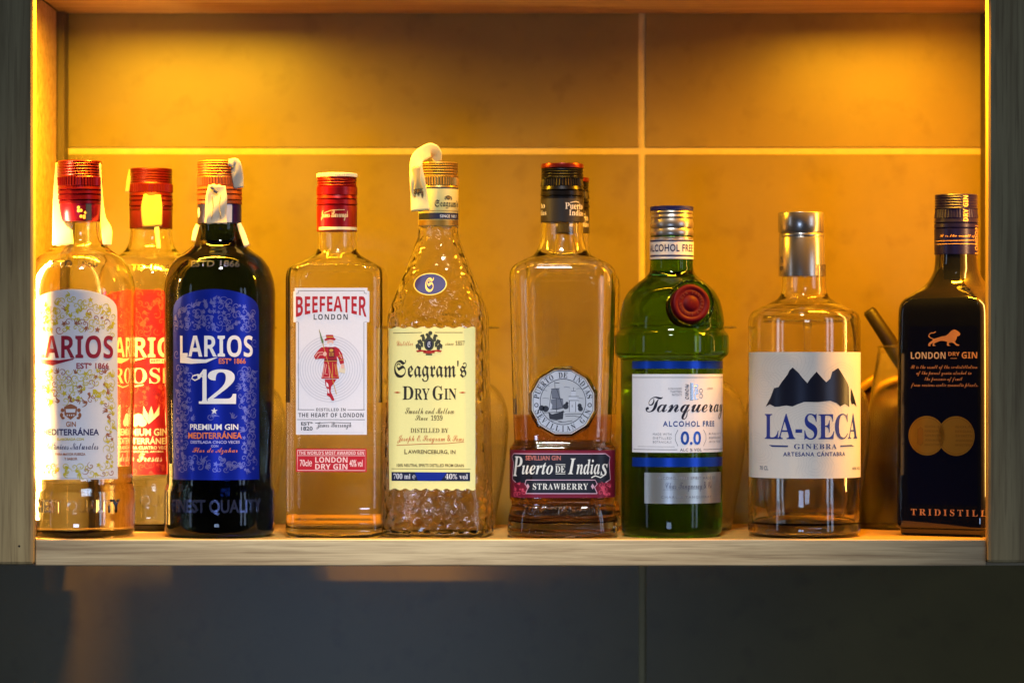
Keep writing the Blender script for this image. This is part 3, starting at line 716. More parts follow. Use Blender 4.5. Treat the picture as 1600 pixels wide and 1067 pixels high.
ribbon('tax_strip', [(684, 257, Y-.004), (681, 244, Y-.006), (673, 238, Y-.009), (662, 243, Y-.013), (653, 250, Y-.0185), (650, 262, Y-.0205), (652, 285, Y-.0215), (655, 310, Y-.0195), (657, 333, Y-.021)], [12, 19, 22, 22, 20, 20, 24, 27, 30], pt, B5.root, I, crease=.6)
ribbon('strip_print', [(650, 264, Y-.0222), (652, 285, Y-.0232), (654, 300, Y-.0222)], [14, 9, 15], ink((190, 158, 92), .7), B5.root, I, .00003)
for q in ((648, 306, 3), (654, 303, 5), (660, 306, 3)): ribbon('strip_print', [(q[0], q[1]-q[2], Y-.0216), (q[0], q[1]+2, Y-.0214)], 3.4, ink((84, 66, 40), .7), B5.root, I, .00003)

# -- big clear bottle, black cap, black and wine band label, coin badge; its twin stands behind it
PINK = glass('rose_spirit', (.96, .74, .58), 0, 1.35)
FLINT = glass('clear_glass_thick', (.988, .992, .97), 0, 1.5, .035, 70)
BLACK = ink((22, 20, 22), .3, .5)
def coin_bottle(label, cx, Y, dx, dy, k, full):
    T = lambda y: dy+838+(y-838)*k
    rows = [(285, 32, 32, 32), (352, 32.5, 32.5, 32.5), (372, 33.5, 33.5, 33), (386, 37, 37, 36), (399, 44, 43, 40), (409, 63, 58, 46), (418, 76.5, 69, 42), (429, 82, 73, 38), (440, 82.5, 74, 37), (560, 79.5, 71, 36), (680, 76, 68, 36),
            (689, 75.5, 67.5, 36), (696, 79, 71, 40), (703, 82.5, 74, 42), (776, 82.5, 74, 42), (783, 80, 71.5, 40), (788, 79.5, 71, 40), (796, 82, 74, 42), (815, 85, 76, 44), (828, 85.5, 76.5, 44), (835, 83, 74, 42), (838.5, 76, 67, 38)]
    B = Bottle('gin_bottle', label, cx, Y, [(T(y), a*k, b_*k, r*k) for y, a, b_, r in rows])
    B.shell(FLINT, T(300), 6*k, 30*k); B.liquid(PINK, T(648), 6*k, 30*k)
    cap_ = B.turn([(T(y), r*k) for y, r in screwcap(266, 318, 33.5, 281, 293, (300, 309))], BLACK, 'screw_cap', knurl=(T(281), T(293), 1.2*k))
    B.turn([(T(258), 31*k), (T(258.5), 33*k), (T(260), 33.6*k), (T(265), 33.6*k), (T(266), 32.4*k)], ink((110, 26, 20), .3, .6), 'cap_rim', cap_)
    sl_ = B.turn([(T(313), 33*k), (T(313.5), 33.9*k), (T(349), 33.9*k), (T(350), 33*k)], ink((34, 31, 30), .45), 'neck_sleeve')
    A = Art(Sleeve(B, 33.9*k)); pw = ink((214, 206, 188), .5)
    A.text('Puerto', cx+4*k, cx+31*k, T(320), T(330), pw, 'serif', 1); A.text('Indias', cx+10*k, cx+32*k, T(331), T(340), pw, 'serif', 1); A.line([(cx+12*k, T(320)), (cx+20*k, T(318)), (cx+26*k, T(319.5))], 1, pw, 1)
    A.text('to', cx-33*k, cx-27*k, T(320), T(328), pw, 'serif', 1); A.text('dias', cx-33.4*k, cx-25*k, T(331), T(339), pw, 'serif', 1); A.done('sleeve_print', sl_, 3)
    if not full: return B
    A = B.art(); wine = ink((120, 20, 44), .4, .2); pan = ink((24, 24, 34), .4); pk = ink((222, 178, 196), .35, .3); tx = ink((224, 222, 214), .4); tn = ink((190, 110, 100), .5)
    A.rect(797.5, 959.5, 703, 776, wine, 0)
    A.poly([(803, 708), (944, 708), (952, 714), (950, 722), (952, 748), (944, 753), (932, 753), (925, 748), (830, 748), (822, 753), (806, 753), (800, 748), (802, 722), (799, 714)], pan, 1)
    A.line([(803, 708.4), (944, 708.4), (951, 714), (949.5, 722), (951.5, 748), (944, 752.6)], 1.4, pk, 2); A.line([(806, 752.6), (801, 748), (803, 722), (800, 714), (803, 708.4)], 1.4, pk, 2)
    A.poly([(824, 748), (926, 748), (930, 754), (926, 759), (930, 769), (822, 769), (826, 759), (821, 754)], pan, 1.4)
    A.line([(822, 748.6), (928, 748.6), (931, 755), (927, 760), (931, 769)], 1.3, pk, 2); A.line([(931, 769.4), (821, 769.4)], 1.3, pk, 2); A.line([(821, 769), (825, 760), (820, 755), (822, 748.6)], 1.3, pk, 2)
    A.text('SEVILLIAN GIN', 821, 875, 711, 718.4, tn, 'sansb', 2)
    A.text('P', 802, 816.5, 712.5, 743, tx, 'italic', 3); A.text('uerto', 815.5, 863, 722, 740, tx, 'italic', 3); A.text('DE', 866.5, 882, 727, 737, tx, 'serif', 3); A.line([(867, 724.8), (882, 724.8)], 1, tx, 3); A.line([(867, 739), (882, 739)], 1, tx, 3)
    A.text('I', 886, 898, 715.5, 739.5, tx, 'italic', 3); A.text('ndia', 899, 935, 716.5, 740, tx, 'italic', 3); A.text('s', 936, 947, 724, 742, tx, 'italic', 3); A.line([(944, 740), (936, 745), (928, 742), (922, 745)], 1.8, tx, 3)
    A.text('STRAWBERRY', 832, 917, 753.8, 763.4, tx, 'serif', 3, 1.15)
    for x in (824.5, 924): A.poly([(x-2.6, 758.5), (x, 754), (x+2.6, 758.5), (x, 763)], pk, 3)
    A.filigree(lambda u, y: 756 < y < 772 and (-80 < u < -60 or 58 < u < 78), ink((206, 70, 96), .5), -80, 80, 757, 772, 6, 2, 4, .8)
    A.done('band_label', B.root, 4)
    # twelve-sided coin badge in a raised glass frame
    c = (878.5, 628.5); bm = bmesh.new(); dod = lambda r, o: [B.at(B.u(c[0], c[1])+r*math.sin(math.radians(15+30*i)), c[1]-r*1.03*math.cos(math.radians(15+30*i)), 0)+Vector((0, -o, 0)) for i in range(12)]
    ymin = min(B.at(0, c[1]-45, 0).y, B.at(0, c[1]+45, 0).y)
    lay = lambda r, y: [bm.verts.new((B.k*(c[0]-B.cx+r*math.sin(math.radians(15+30*i))), y, B.z(c[1])+B.k*r*1.03*math.cos(math.radians(15+30*i)))) for i in range(12)]
    loops = [lay(55, ymin+.0030), lay(55, ymin-.0012), lay(52, ymin-.0022), lay(50, ymin-.0012), lay(50, ymin+.0002)]
    for a, b_ in zip(loops, loops[1:]+loops[:1]):
        for i in range(12): bm.faces.new((a[i], a[(i+1) % 12], b_[(i+1) % 12], b_[i]))
    bmesh.ops.recalc_face_normals(bm, faces=bm.faces); bf_ = obj('badge_frame', bm, FLINT, B.root, False)
    class Flat:
        def __init__(s): s.rot = 0
        def u(s, x, y): return x
        def at(s, u, y, off): return Vector(((u-B.cx)*B.k, ymin-.0006-off, B.z(y)))
    A = Art(Flat()); sl = ink((214, 212, 208), .3, .35); dk = ink((44, 48, 60), .5, .2); md = ink((120, 124, 136), .4, .5); lt = ink((214, 216, 222), .35, .5)
    P = lambda r: [(c[0]+r*math.sin(math.radians(15+30*i)), c[1]-r*1.03*math.cos(math.radians(15+30*i))) for i in range(12)]
    A.poly(P(49.6), sl, 0); A.line(P(47.6)+P(47.6)[:1], .9, dk, 1); A.ell(c[0], c[1], 47, 48, lt, .5, 60); A.ann(c[0], c[1], 34.5, 35.6, dk, 1, 60); A.ell(c[0], c[1], 34, 34, ink((196, 198, 202), .32, .4), 1, 60)
    A.arctext('PUERTO DE INDIAS', c[0], c[1], 41.3, -84, 84, 8.6, dk); A.arctext('SEVILLIAN GIN', c[0], c[1], 41.3, 254, 106, 8.6, dk, inner=True)
    for x in (-41, 41): A.ann(c[0]+x, c[1]+5, 2.1, 3.4, dk, 2, 16)
    # sea, ship and tower
    X = lambda v: 820+v*120/985; Yp = lambda v: 560+v*130/1067
    pp = lambda L: [(X(a), Yp(b)) for a, b in L]
    for q in ((230, 700, 500, 690), (500, 720, 740, 715), (510, 745, 720, 760), (330, 800, 470, 815), (420, 820, 600, 800)): A.line(pp([(q[0], q[1]), ((q[0]+q[2])/2, q[1]-6), (q[2], q[3])]), .8, dk, 2)
    A.poly(pp([(295, 690), (340, 720), (420, 700), (490, 670), (480, 780), (400, 790), (310, 780)]), dk, 2)
    A.poly(pp([(330, 400), (430, 390), (445, 510), (470, 525), (340, 515)]), md, 2); A.poly(pp([(330, 530), (480, 520), (490, 640), (400, 665), (320, 640)]), md, 2); A.poly(pp([(300, 540), (345, 600), (330, 690), (300, 660)]), lt, 2.3)
    for q in ([(375, 310), (380, 400)], [(375, 320), (435, 325)], [(340, 515), (470, 525)], [(330, 400), (440, 392)], [(395, 520), (400, 700)], [(320, 660), (480, 640)], [(400, 400), (480, 640)], [(335, 420), (300, 660)]): A.line(pp(q), .8, dk, 3)
    A.poly(pp([(560, 690), (560, 545), (552, 545), (552, 495), (582, 495), (585, 425), (600, 415), (614, 380), (628, 415), (640, 425), (640, 495), (680, 495), (680, 545), (672, 545), (675, 690)]), lt, 2)
    for q in ([(552, 545), (680, 545)], [(552, 495), (680, 495)], [(585, 425), (640, 425)], [(560, 690), (560, 545)], [(640, 690), (640, 560)], [(614, 380), (614, 420)], [(596, 600), (596, 630)]): A.line(pp(q), .8, dk, 3)
    for q in ((210, 640, 40), (260, 650, 45), (515, 620, 40), (530, 580, 22), (690, 610, 30), (700, 650, 36)): A.ell(X(q[0]), Yp(q[1]), q[2]*.11, q[2]*.11, dk, 2.1, 12)
    for q in ((230, 420), (260, 360), (520, 380), (680, 400), (250, 520), (690, 520)): A.line(pp([(q[0]-30, q[1]), (q[0], q[1]-8), (q[0]+50, q[1]+2)]), .7, md, 2)
    A.done('coin', bf_, 0)
    B.emboss('SEVILLIAN GIN', 822, 934, 790, 803, EMB, 'sansb', .0009)
    B.emboss('INDIAS', 846, 872, 470, 560, EMB, 'serif', .0004)
    return B
B6 = coin_bottle('clear bottle with silver coin badge and black and wine red band label', 878.5, .047, 0, 0, 1.0, True)
B6b = coin_bottle('clear black-capped bottle hidden directly behind the one with a coin badge', 889, .150, 0, -8, .945, False)

# -- green bottle with wax seal, blue and white label
GREEN = glass('green_glass', (.075, .30, .022), 0, 1.32)
B7 = Bottle('gin_bottle', 'green glass bottle with round red wax seal and blue and white label', 1049.5, .048,
            circ([(340, 33), (408, 33.5), (424, 34.5), (434, 41), (444, 54), (456, 67), (470, 75), (486, 79.5), (505, 82), (514, 82.2), (518, 83.5), (523, 87.5), (528, 89.5), (550, 89.5), (556, 87.5), (560, 83), (564, 80), (580, 80), (700, 79.5), (815, 79),
                  (829, 78), (835, 75), (838, 68)]))
B7.shell(GREEN, 352, 5, 34, inner=False)
ALU = ink((196, 188, 176), .3, .9)
cap_ = B7.turn([(331, 32.4), (334, 33.4), (337, 32.2), (341, 33.6), (344, 32.4), (347, 33.4), (350, 34), (356, 34.2), (359, 32.4), (362, 33.8), (369, 34), (371, 32.6), (374, 33.8), (377, 33.2)], ALU, 'screw_cap')
B7.turn([(324, 31.5), (324.6, 33.2), (326, 33.8), (330.6, 33.8), (331.4, 32.4)], ink((30, 32, 96), .35, .3), 'cap_top', cap_, knurl=(325, 331, .8), seg=120)
sl_ = B7.turn([(376.4, 33), (376.8, 34.3), (406.6, 34.3), (407.4, 33)], ink((222, 214, 208), .5), 'neck_sleeve')
A = Art(Sleeve(B7, 34.3)); nb = ink((26, 34, 84), .45); A.rect(1015.6, 1083, 377, 379.6, nb, 1); A.rect(1015.6, 1083, 400.4, 403, nb, 1); A.text('ALCOHOL FREE', 1016, 1081, 384, 395.4, nb, 'sansb', 1, 1.1); A.done('sleeve_print', sl_, 3)
A = B7.art(); wl = ink((226, 224, 230), .45); bl = ink((18, 66, 176), .3, .6); gr = ink((120, 122, 132), .5); nvy = ink((22, 24, 44), .5); bb = ink((40, 90, 190), .35, .4); foil = ink((196, 204, 216), .25, .85)
A.rect(986, 1128.6, 585.5, 706, wl, 0); A.line([(986.5, 590.6), (1128, 590.6)], .9, gr, 1)
A.text('Tanqueray', 1006, 1127, 620, 655, nvy, 'script', 2, .93)
A.text('ALCOHOL FREE', 1032, 1112.5, 657.5, 666, ink((40, 70, 140), .4), 'sansb', 2, 1.25)
A.text('0.0', 1059, 1091, 673, 694, bb, 'sansb', 2); A.text('ALC % VOL', 1058, 1092, 699.4, 704, gr, 'sansb', 2, 1.1)
A.line([(988, 701.5), (1054, 701.5)], .9, gr, 1); A.line([(1095, 701.5), (1128, 701.5)], .9, gr, 1); A.line([(994, 697), (1050, 697)], .5, gr, 1)
for sx in (-1, 1): A.line([(1075+sx*20, 671), (1075+sx*24, 679), (1075+sx*24, 687), (1075+sx*20, 696)], .8, gr, 1)
for i, t in enumerate(('MADE WITH', 'DISTILLED', 'BOTANICALS')): A.text(t, 1017, 1045, 676+i*6, 679.4+i*6, gr, 'default', 2, 1.2)
for i, t in enumerate(('ENJOY', 'RESPONSIBLY', 'WITH TONIC')): A.text(t, 1104, 1124, 676+i*6, 679.4+i*6, gr, 'default', 2, 1.2)
for i, t in enumerate(('IN ONE HUNDRED', 'THIRTEEN', 'PATENTS')): A.text(t, 1040+i*3, 1061, 606+i*4.8, 609.4+i*4.8, gr, 'default', 2)
A.text('LONDON', 1101, 1110, 606, 609, gr, 'default', 2)
for i, t in enumerate(('30', 'GS', 'SP', 'GL')):
    A.text(t[0], 1066, 1072, 601+i*6, 606+i*6, foil, 'sansb', 2); A.text(t[1], 1081, 1087, 601+i*6, 606+i*6, foil, 'sansb', 2)
A.rect(1074, 1079, 599, 625, foil, 2); A.ann(1091, 611, 2.6, 3.4, foil, 2, 20); A.ann(1091, 619, 2.6, 3.4, foil, 2, 20)
A.done('front_label', B7.root, 4)
for y0, y1 in ((565.5, 577), (714, 728)):
    A = B7.art(); A.rect(986, 1128, y0, y1, bl, 0); A.done('blue_stripe', B7.root, 4)
A = B7.art(); A.rect(1004, 1124.6, 737, 784.5, ink((190, 190, 186), .3, .8), 0); A.text('ALCOHOL FREE SPIRIT MADE BY', 1024, 1114, 743, 747.6, gr, 'sansb', 2, 1.2)
A.text('Chas Tanqueray & Co', 1036, 1108, 751, 766, ink((80, 84, 100), .4), 'script', 2); A.line([(1032, 763), (1096, 762)], .7, gr, 2); A.text('CHARLES TANQUERAY', 1029, 1108, 772.6, 777, gr, 'sansb', 2, 1.3); A.done('signature_label', B7.root, 4)
# wax seal in a raised glass ring on the shoulder
u0 = B7.u(1074, 478)
class Disc:
    def __init__(s, B, u, y): s.B, s.u0, s.y0, s.rot = B, u, y, 0
    def u(s, x, y): return x
    def at(s, u, y, off):
        p = s.B.at(s.u0, s.y0, 0); q = s.B.at(s.u0+2, s.y0, 0); r = s.B.at(s.u0, s.y0+4, 0)
        ex = (q-p).normalized(); ey = (s.B.at(s.u0, s.y0-14, 0)-s.B.at(s.u0, s.y0+14, 0)).normalized(); n = ex.cross(ey).normalized()
        return p+ex*u*s.B.k-ey*y*s.B.k*-1*-1+n*off
DS = Disc(B7, u0, 478)
def disc_solid(prof, mat, name, seg=64, lump=0):
    bm = bmesh.new(); prev = None; R = random.Random(3); ph = [R.uniform(0, 6.28) for _ in range(4)]
    for r, o in prof:
        cur = []
        for j in range(seg):
            a = 2*math.pi*j/seg; rr = r*(1+lump*(math.sin(3*a+ph[0])*.6+math.sin(5*a+ph[1])*.4)); cur.append(bm.verts.new(DS.at(rr*math.cos(a), rr*math.sin(a), o)))
        if prev:
            for j in range(seg): bm.faces.new((prev[j], prev[(j+1) % seg], cur[(j+1) % seg], cur[j]))
        prev = cur
    bm.faces.new(prev); bmesh.ops.recalc_face_normals(bm, faces=bm.faces); return obj(name, bm, mat, B7.root)
mw, nt, b = nodes('red_wax'); b.inputs['Base Color'].default_value = (.06, .0005, .004, 1); b.inputs['Roughness'].default_value = .5; b.inputs['Specular IOR Level'].default_value = .06
ws_ = disc_solid([(31, -.012), (31, .0022), (29.5, .0032), (24, .0032), (22.5, .0022), (21, .0026), (15, .0026), (13.5, .0018), (12, .0026), (6, .0034), (2, .0036)], mw, 'wax_seal', lump=.012)
A = Art(DS); wx = ink((70, 4, 14), .4)
A.arctext('TANQUERAY LONDON GIN ', 0, 0, 18, 0, 360, 5, wx); A.done('seal_relief', ws_, 0, base=.0027)
bm = bmesh.new(); prev = None; first = None
for t in range(17):
    a0 = 2*math.pi*t/16; cur = [bm.verts.new(DS.at((36.5+2.6*math.cos(a0))*math.cos(2*math.pi*j/64), (36.5+2.6*math.cos(a0))*math.sin(2*math.pi*j/64), .0012+.0022*math.sin(a0))) for j in range(64)]
    if prev:
        for j in range(64): bm.faces.new((prev[j], prev[(j+1) % 64], cur[(j+1) % 64], cur[j]))
    prev = cur
bmesh.ops.remove_doubles(bm, verts=bm.verts, dist=1e-6); bmesh.ops.recalc_face_normals(bm, faces=bm.faces); obj('seal_ring', bm, GREEN, B7.root)

# -- plain round clear bottle with mountain label and silver stopper
B8 = Bottle('gin_bottle', 'clear straight-sided bottle with mountain label and smooth silver stopper', 1256.5, .048,
            circ([(400, 34), (432, 34), (445, 34.5), (458, 36), (466, 40), (474, 52), (481, 68), (487, 79), (493, 84.5), (500, 87), (512, 87.6), (600, 87.6), (826, 87.6), (833, 85.5), (838, 78)]))
B8.shell(glass('clear_glass_base', (.98, .982, .94)), 410, 5, 26)
SIL = ink((184, 178, 168), .26, .9)
B8.turn([(333, 33), (333.8, 35), (335, 35.6), (364, 35.6), (365, 34.8), (365.6, 33.5)], SIL, 'stopper', cx=1251.5)
sl_ = B8.turn([(365.6, 33.6), (368, 35.2), (370.5, 35.6), (372, 34.8), (373.5, 35.6), (430, 36), (433, 36), (433.6, 34.6)], SIL, 'neck_sleeve', cx=1252.5)
A = Art(Sleeve(B8, 36, 1252.5)); A.text('G', 1218, 1221.5, 418, 425, ink((60, 56, 50)), 'sansb', 1, rot=1); A.text('LA', 1218.5, 1221, 402, 412, ink((60, 56, 50)), 'sansb', 1, rot=1); A.done('sleeve_print', sl_, 3)
A = B8.art(); pa = ink((228, 220, 210), .55); cont = ink((214, 206, 198), .55); mt = ink((34, 36, 52), .3, .35); bl2 = ink((36, 52, 140), .4); bl3 = ink((44, 60, 126), .5)
A.rect(1169.4, 1343.6, 551.5, 745.5, pa, 0)
R = random.Random(11)
for cx_, cy_, n in ((1220, 575, 7), (1252, 660, 9), (1190, 600, 5), (1265, 725, 6), (1310, 590, 5), (1180, 700, 5)):
    u_ = B8.u(cx_, cy_); ph = [R.uniform(0, 6) for _ in range(3)]
    for i in range(n):
        r = 6+i*4.4; pts = []
        for j in range(41):
            a = 2*math.pi*j/40; rr = r*(1+.16*math.sin(2*a+ph[0])+.09*math.sin(3*a+ph[1])+.05*math.sin(5*a+ph[2]))
            q = (u_+rr*1.2*math.cos(a), cy_+rr*math.sin(a))
            if 554 < q[1] < 743 and abs(q[0]) < 126: pts.append(q)
            else:
                if len(pts) > 2: A.line(pts, .55, cont, .6, True)
                pts = []
        if len(pts) > 2: A.line(pts, .55, cont, .6, True)
mp = lambda L: [(1140+a*.21556, 530+b_*.21556) for a, b_ in L]
A.poly(mp([(240, 490), (252, 465), (272, 425), (295, 357), (325, 350), (350, 310), (385, 262), (400, 230), (422, 210), (460, 245), (495, 290), (525, 322), (545, 290), (590, 240), (630, 285), (660, 315), (690, 290), (705, 240), (750, 213), (785, 265), (822, 322), (832, 350), (836, 492), (800, 470), (765, 487), (740, 465), (690, 447), (600, 455), (500, 455), (460, 470), (420, 487), (380, 480), (330, 488), (300, 490), (268, 472)]), mt, 2)
A.poly(mp([(848, 358), (862, 385), (897, 492), (872, 470), (855, 474), (846, 440)]), mt, 2)
A.text('LA-SECA', 1190.5, 1334.5, 646, 686, bl2, 'serif', 2, .95)
A.text('GINEBRA', 1233, 1299, 692.5, 700.4, bl3, 'serif', 2, 1.2); A.text('ARTESANA CÁNTABRA', 1217, 1313, 703.4, 711.4, bl3, 'sansb', 2, 1.2)
A.poly([(1196, 694.5), (1224, 695), (1224, 697.4), (1201, 697.2)], bl3, 2); A.poly([(1305, 695), (1324, 694.4), (1329, 697), (1305, 697.4)], bl3, 2)
A.text('70 CL', 1183.5, 1195.5, 727, 733.4, gr, 'sansb', 2); A.text('40% VOL', 1325, 1340, 729, 733.4, gr, 'sansb', 2)
A.done('front_label', B8.root, 4)

# -- square black bottle turned a quarter to its side, half behind the right post
DARK = ink((6, 7, 14), .08, 0, .3, 60)
mdk, nt, b = nodes('near_black_glass'); b.inputs['Base Color'].default_value = (.004, .005, .011, 1); b.inputs['Roughness'].default_value = .06; b.inputs['Coat Weight'].default_value = .6; b.inputs['Coat Roughness'].default_value = .03
g_ = nt.nodes.new('ShaderNodeTexCoord'); vo = nt.nodes.new('ShaderNodeTexVoronoi'); vo.inputs['Scale'].default_value = 330; nt.links.new(g_.outputs['Object'], vo.inputs['Vector'])
cr2 = nt.nodes.new('ShaderNodeValToRGB'); cr2.color_ramp.elements[0].position = .02; cr2.color_ramp.elements[0].color = (.08, .07, .06, 1); cr2.color_ramp.elements[1].position = .045; cr2.color_ramp.elements[1].color = (.004, .005, .011, 1)
nt.links.new(vo.outputs['Distance'], cr2.inputs[0]); nt.links.new(cr2.outputs[0], b.inputs['Base Color'])
B9 = Bottle('gin_bottle', 'square near-black bottle with copper lettering and twin gold medals by the front post', 1494, .072,
            [(320, 32, 32, 32), (395, 32.5, 32.5, 32.5), (418, 34, 34, 33), (432, 39, 39, 36), (446, 48, 48, 38), (458, 60.4, 59.9, 30), (468, 67.8, 67.2, 18), (478, 71, 70.4, 13), (490, 72.1, 71.4, 12), (818, 74.2, 73.5, 12), (823, 70, 69.3, 11), (827, 69.4, 68.8, 11), (831, 67.8, 67.2, 10), (833, 63.6, 63, 9)], rot=-.50)
bmx = bmesh.new(); loft(bmx, [(B9.z(y), a*B9.k, c*B9.k, r*B9.k) for y, a, c, r in B9.d if y >= 330]); clean(bmx); sharp(obj('glass_body', bmx, mdk, B9.root), 30)
NAV = ink((12, 14, 92), .3, .3)
cap_ = B9.turn(screwcap(303, 397, 34, 326, 340, (348, 356)), NAV, 'screw_cap', knurl=(326, 340, .8))
A = Art(Sleeve(B9, 34.2)); gt = ink((214, 170, 110), .4, .3)
A.text('DRY GIN', 1500, 1508, 306, 346, gt, 'bold', 1, rot=1); A.text('LONDON', 1520, 1526, 352, 396, gt, 'bold', 1, rot=1)
A.line([(1461, 376), (1492, 376), (1520, 375)], .8, gt, 1); A.text('It is the result of', 1466, 1520, 366, 372, gt, 'script', 1); A.line([(1461, 381), (1524, 381)], .8, gt, 1); A.done('cap_print', cap_, 3)
A = B9.art(); cp = ink((206, 150, 100), .4, .35); pr = ink((186, 172, 170), .45)
A.rect(1413.5, 1513, 509, 784, ink((10, 14, 42), .1, .2), 0)
lp = lambda L: [(1370+a*.1125, 490+b_*.1125) for a, b_ in L]
A.poly(lp([(765, 330), (820, 312), (880, 300), (920, 262), (955, 225), (990, 218), (1030, 240), (1058, 275), (1050, 300), (1020, 312), (1008, 350), (990, 385), (1010, 412), (1046, 428), (1040, 440), (1006, 438), (975, 405), (950, 395), (915, 400), (910, 425), (935, 437), (900, 442), (888, 430), (892, 385), (850, 372), (800, 372), (770, 385), (730, 405), (724, 425), (750, 436), (712, 444), (704, 425), (715, 395), (690, 412), (672, 430), (685, 440), (655, 444), (648, 425), (664, 395), (700, 368), (712, 345)]), cp, 2)
A.line(lp([(715, 345), (680, 330), (658, 312), (664, 280), (690, 262), (720, 262), (748, 245)]), 1.6, cp, 2.2)
A.text('LONDON', 1418, 1468, 549, 559.5, pr, 'bold', 2); A.text('DRY', 1472, 1488, 549, 555, cp, 'bold', 2); A.line([(1475, 558.8), (1484, 558.8)], .9, cp, 2); A.text('GIN', 1491, 1513, 549, 559, cp, 'bold', 2)
for i, (t, x0, x1) in enumerate((('It is the result of the re-distillation', 1418, 1513), ('of the purest grain alcohol in', 1426, 1505), ('the presence of fruit', 1438, 1492), ('from various exotic aromatic plants.', 1418, 1514))):
    A.text(t, x0, x1, 569+i*9.2, 577+i*9.2, cp, 'script', 2)
A.text('TRIDISTILLED', 1418, 1541, 791, 801, cp, 'serif', 2, 1.5)
for i, t in enumerate('DISTILLED'): A.text(t, 1533, 1547, 496+i*25, 514+i*25, ink((228, 214, 196), .4), 'bold', 2, rot=1)
A.done('front_print', B9.root, 5)
A = B9.art(); gm = ink((186, 142, 52), .32, .85); g2 = ink((150, 108, 36), .4, .7)
for x in (1441, 1483):
    A.ell(x, 678, 30, 30.5, gm, 0, 48); A.ann(x, 678, 27.4, 28.2, g2, 1, 48)
for x in (1452, 1496):
    for i in range(5): A.text(('GOLD', 'MEDAL', 'SPIRITS', 'AWARD', 'MASTERS')[i], x-14, x+10, 662+i*7, 665.6+i*7, g2, 'bold', 1.5)
A.poly([(1428, 668), (1432, 664), (1436, 668), (1436, 690), (1432, 694), (1427, 690)], g2, 1.5)
A.done('medal_sticker', B9.root, 5, base=.0003)

# ------------------------------------------------------------------ glassware stored behind the bottles
GOB = glass('goblet_glass', (.98, .985, .96), .13)
def goblet(label, cx, Y, k=1.0, first=None):
    p = px(cx, 0, Y); p.z = SHELF_Z; kk = sc(Y)
    root = thing('balloon_glass', label, 'wine glass', p, 0, 'balloon glasses stored upside down behind the bottles')
    if first:
        for ch in first.children:
            c = ch.copy(); COL.objects.link(c); c.parent = root
        root.scale = (k, k, k); return root
    f = lambda L: [(z*M0, r*M0) for z, r in L]
    def spin(L, name):
        bm = bmesh.new(); prev = None
        for z, r in dense(L, 5):
            cur = [bm.verts.new((r*math.sin(2*math.pi*j/72), -r*math.cos(2*math.pi*j/72), z)) for j in range(72)]
            if prev:
                for j in range(72): bm.faces.new((prev[j], prev[(j+1) % 72], cur[(j+1) % 72], cur[j]))
            prev = cur
        return bm
    # bowl, mouth down: outside then inside
    out = [(0, 76), (40, 84), (90, 93), (140, 99), (175, 101), (205, 97), (230, 85), (247, 62), (256, 35), (262, 12), (266, 7)]
    inn = [(0.2, 74.4), (40, 82.2), (90, 91), (140, 97), (174, 98.8), (203, 94.8), (227, 82.8), (243, 60), (250, 33), (253, 8), (253.2, .05)]
    bm = spin(f(out), 'b'); b2 = spin(f(inn), 'b'); me = bpy.data.meshes.new('tmp'); b2.to_mesh(me); b2.free(); bm.from_mesh(me); bpy.data.meshes.remove(me)
    rims = [e for e in bm.edges if e.is_boundary and abs(e.verts[0].co.z) < .0005]
    bmesh.ops.bridge_loops(bm, edges=rims)
    tops = [e for e in bm.edges if e.is_boundary]; bmesh.ops.holes_fill(bm, edges=tops)
    bmesh.ops.recalc_face_normals(bm, faces=bm.faces); obj('bowl', bm, GOB, root)
    bm = spin(f([(264, 6.6), (268, 6.2), (300, 5.6), (322, 6.2), (330, 9)]), 's'); bmesh.ops.holes_fill(bm, edges=[e for e in bm.edges if e.is_boundary]); bmesh.ops.recalc_face_normals(bm, faces=bm.faces); obj('stem', bm, GOB, root)
    bm = spin(f([(328, 4), (330, 20), (332, 60), (333, 84), (334.5, 86), (336, 84), (337, 60), (337.5, 5)]), 'f'); bmesh.ops.holes_fill(bm, edges=[e for e in bm.edges if e.is_boundary]); bmesh.ops.recalc_face_normals(bm, faces=bm.faces); obj('foot', bm, GOB, root)
    return root
G1 = goblet('balloon glass upside down behind the pebbled bottle with the cream label', 700, .155)
goblet('balloon glass upside down behind the green bottle with the wax seal', 1071, .152, 1.0, G1)
goblet('balloon glass upside down behind the bottle with the mountain label', 1262, .150, 1.03, G1)
goblet('balloon glass upside down behind the dark bottle with the royal blue label', 352, .162, 1.0, G1)
# mixing glass with a muddler leaning in it, and a round brass tray on edge, in the shadow by the black bottle
BR = ink((176, 136, 30), .35, .6); DKW = ink((26, 15, 8), .5, 0, .25, 120)
t = thing('round_tray', 'dark round tray with brass rim standing on edge by the black bottle', 'tray', (px(1424, 0, .22).x, .224, SHELF_Z))
R0 = .067
bm = bmesh.new(); prev = None
for r, y in ((R0-.006, -.004), (R0, -.006), (R0+.001, 0), (R0-.001, .003), (R0-.007, .001), (R0-.006, -.004)):
    cur = [bm.verts.new((r*math.sin(2*math.pi*j/80), y, R0+.0012+r*math.cos(2*math.pi*j/80))) for j in range(80)]
    if prev:
        for j in range(80): bm.faces.new((prev[j], prev[(j+1) % 80], cur[(j+1) % 80], cur[j]))
    prev = cur
bmesh.ops.recalc_face_normals(bm, faces=bm.faces); obj('rim', bm, BR, t)
bm = bmesh.new(); cur = [bm.verts.new(((R0-.0055)*math.sin(2*math.pi*j/80), 0, R0+.0012+(R0-.0055)*math.cos(2*math.pi*j/80))) for j in range(80)]; f = bm.faces.new(cur)
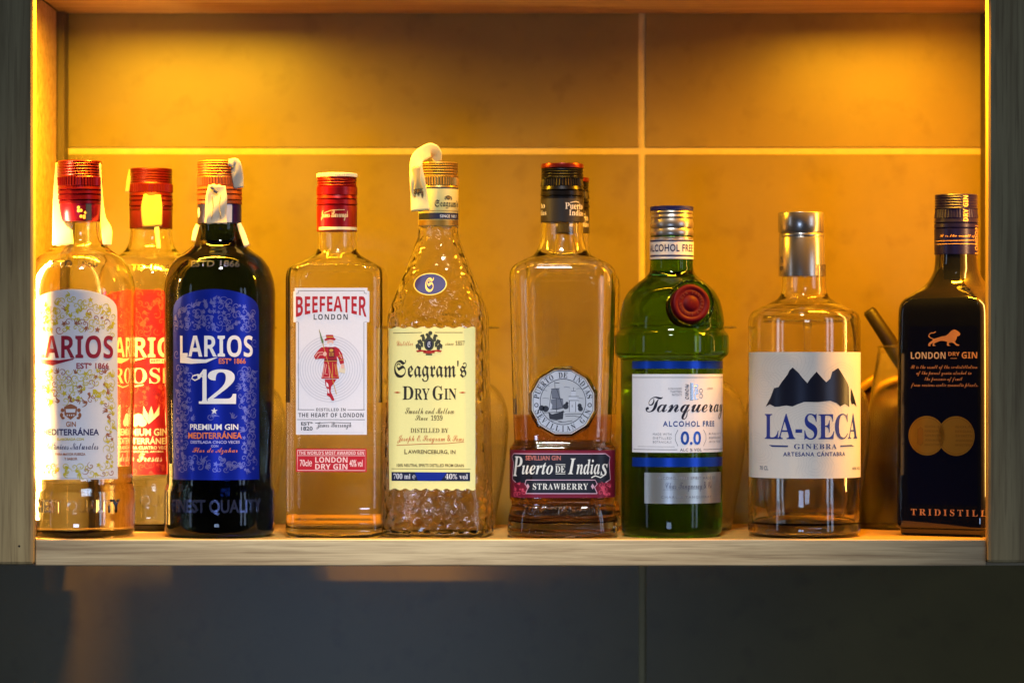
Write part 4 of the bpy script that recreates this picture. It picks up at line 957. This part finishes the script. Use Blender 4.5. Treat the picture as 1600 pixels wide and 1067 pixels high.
ex = bmesh.ops.extrude_face_region(bm, geom=[f]); [setattr(v, 'co', v.co+Vector((0, .0015, 0))) for v in ex['geom'] if isinstance(v, bmesh.types.BMVert)]
bmesh.ops.recalc_face_normals(bm, faces=bm.faces); obj('tray_base', bm, ink((70, 40, 14), .4, .2), t)
Yg = .172; pg = px(1412, 0, Yg)
t = thing('mixing_jug', 'tapering glass mixing jug behind the black bottle', 'jug', (pg.x, Yg, SHELF_Z))
L = [(0, .038), (.002, .040), (.05, .0365), (.10, .0295), (.150, .0215), (.152, .0225), (.1525, .0215), (.1515, .0203), (.10, .0278), (.05, .0347), (.006, .038), (.005, .001)]
bm = bmesh.new(); prev = None
for z, r in L:
    cur = [bm.verts.new((r*math.sin(2*math.pi*j/64), -r*math.cos(2*math.pi*j/64), z)) for j in range(64)]
    if prev:
        for j in range(64): bm.faces.new((prev[j], prev[(j+1) % 64], cur[(j+1) % 64], cur[j]))
    else: bm.faces.new(cur[::-1])
    prev = cur
bm.faces.new(prev); bmesh.ops.recalc_face_normals(bm, faces=bm.faces); sharp(obj('glass_body', bm, GOB, t), 50)
def rod(name, a, b_, r0, r1, mat, parent, inv=None, seg=20):
    bm = bmesh.new(); d = (b_-a); q = d.to_track_quat('Z', 'Y'); L = d.length; prev = None
    for z, r in ((0, r0*.7), (.001, r0), (L*.3, r0*.9), (L*.6, (r0+r1)/2), (L-.002, r1), (L, r1*.8)):
        cur = [bm.verts.new(a+q @ Vector((r*math.cos(2*math.pi*j/seg), r*math.sin(2*math.pi*j/seg), z))) for j in range(seg)]
        if prev:
            for j in range(seg): bm.faces.new((prev[j], prev[(j+1) % seg], cur[(j+1) % seg], cur[j]))
        else: bm.faces.new(cur[::-1])
        prev = cur
    bm.faces.new(prev); bmesh.ops.recalc_face_normals(bm, faces=bm.faces); return obj(name, bm, mat, parent)
b_ = px(1357, 484, Yg)
mu = rod('muddler', px(1452, 626, Yg), b_, .0072, .0055, DKW, None)
mu['label'] = 'dark wooden muddler leaning out of the glass mixing jug'; mu['category'] = 'bar tool'
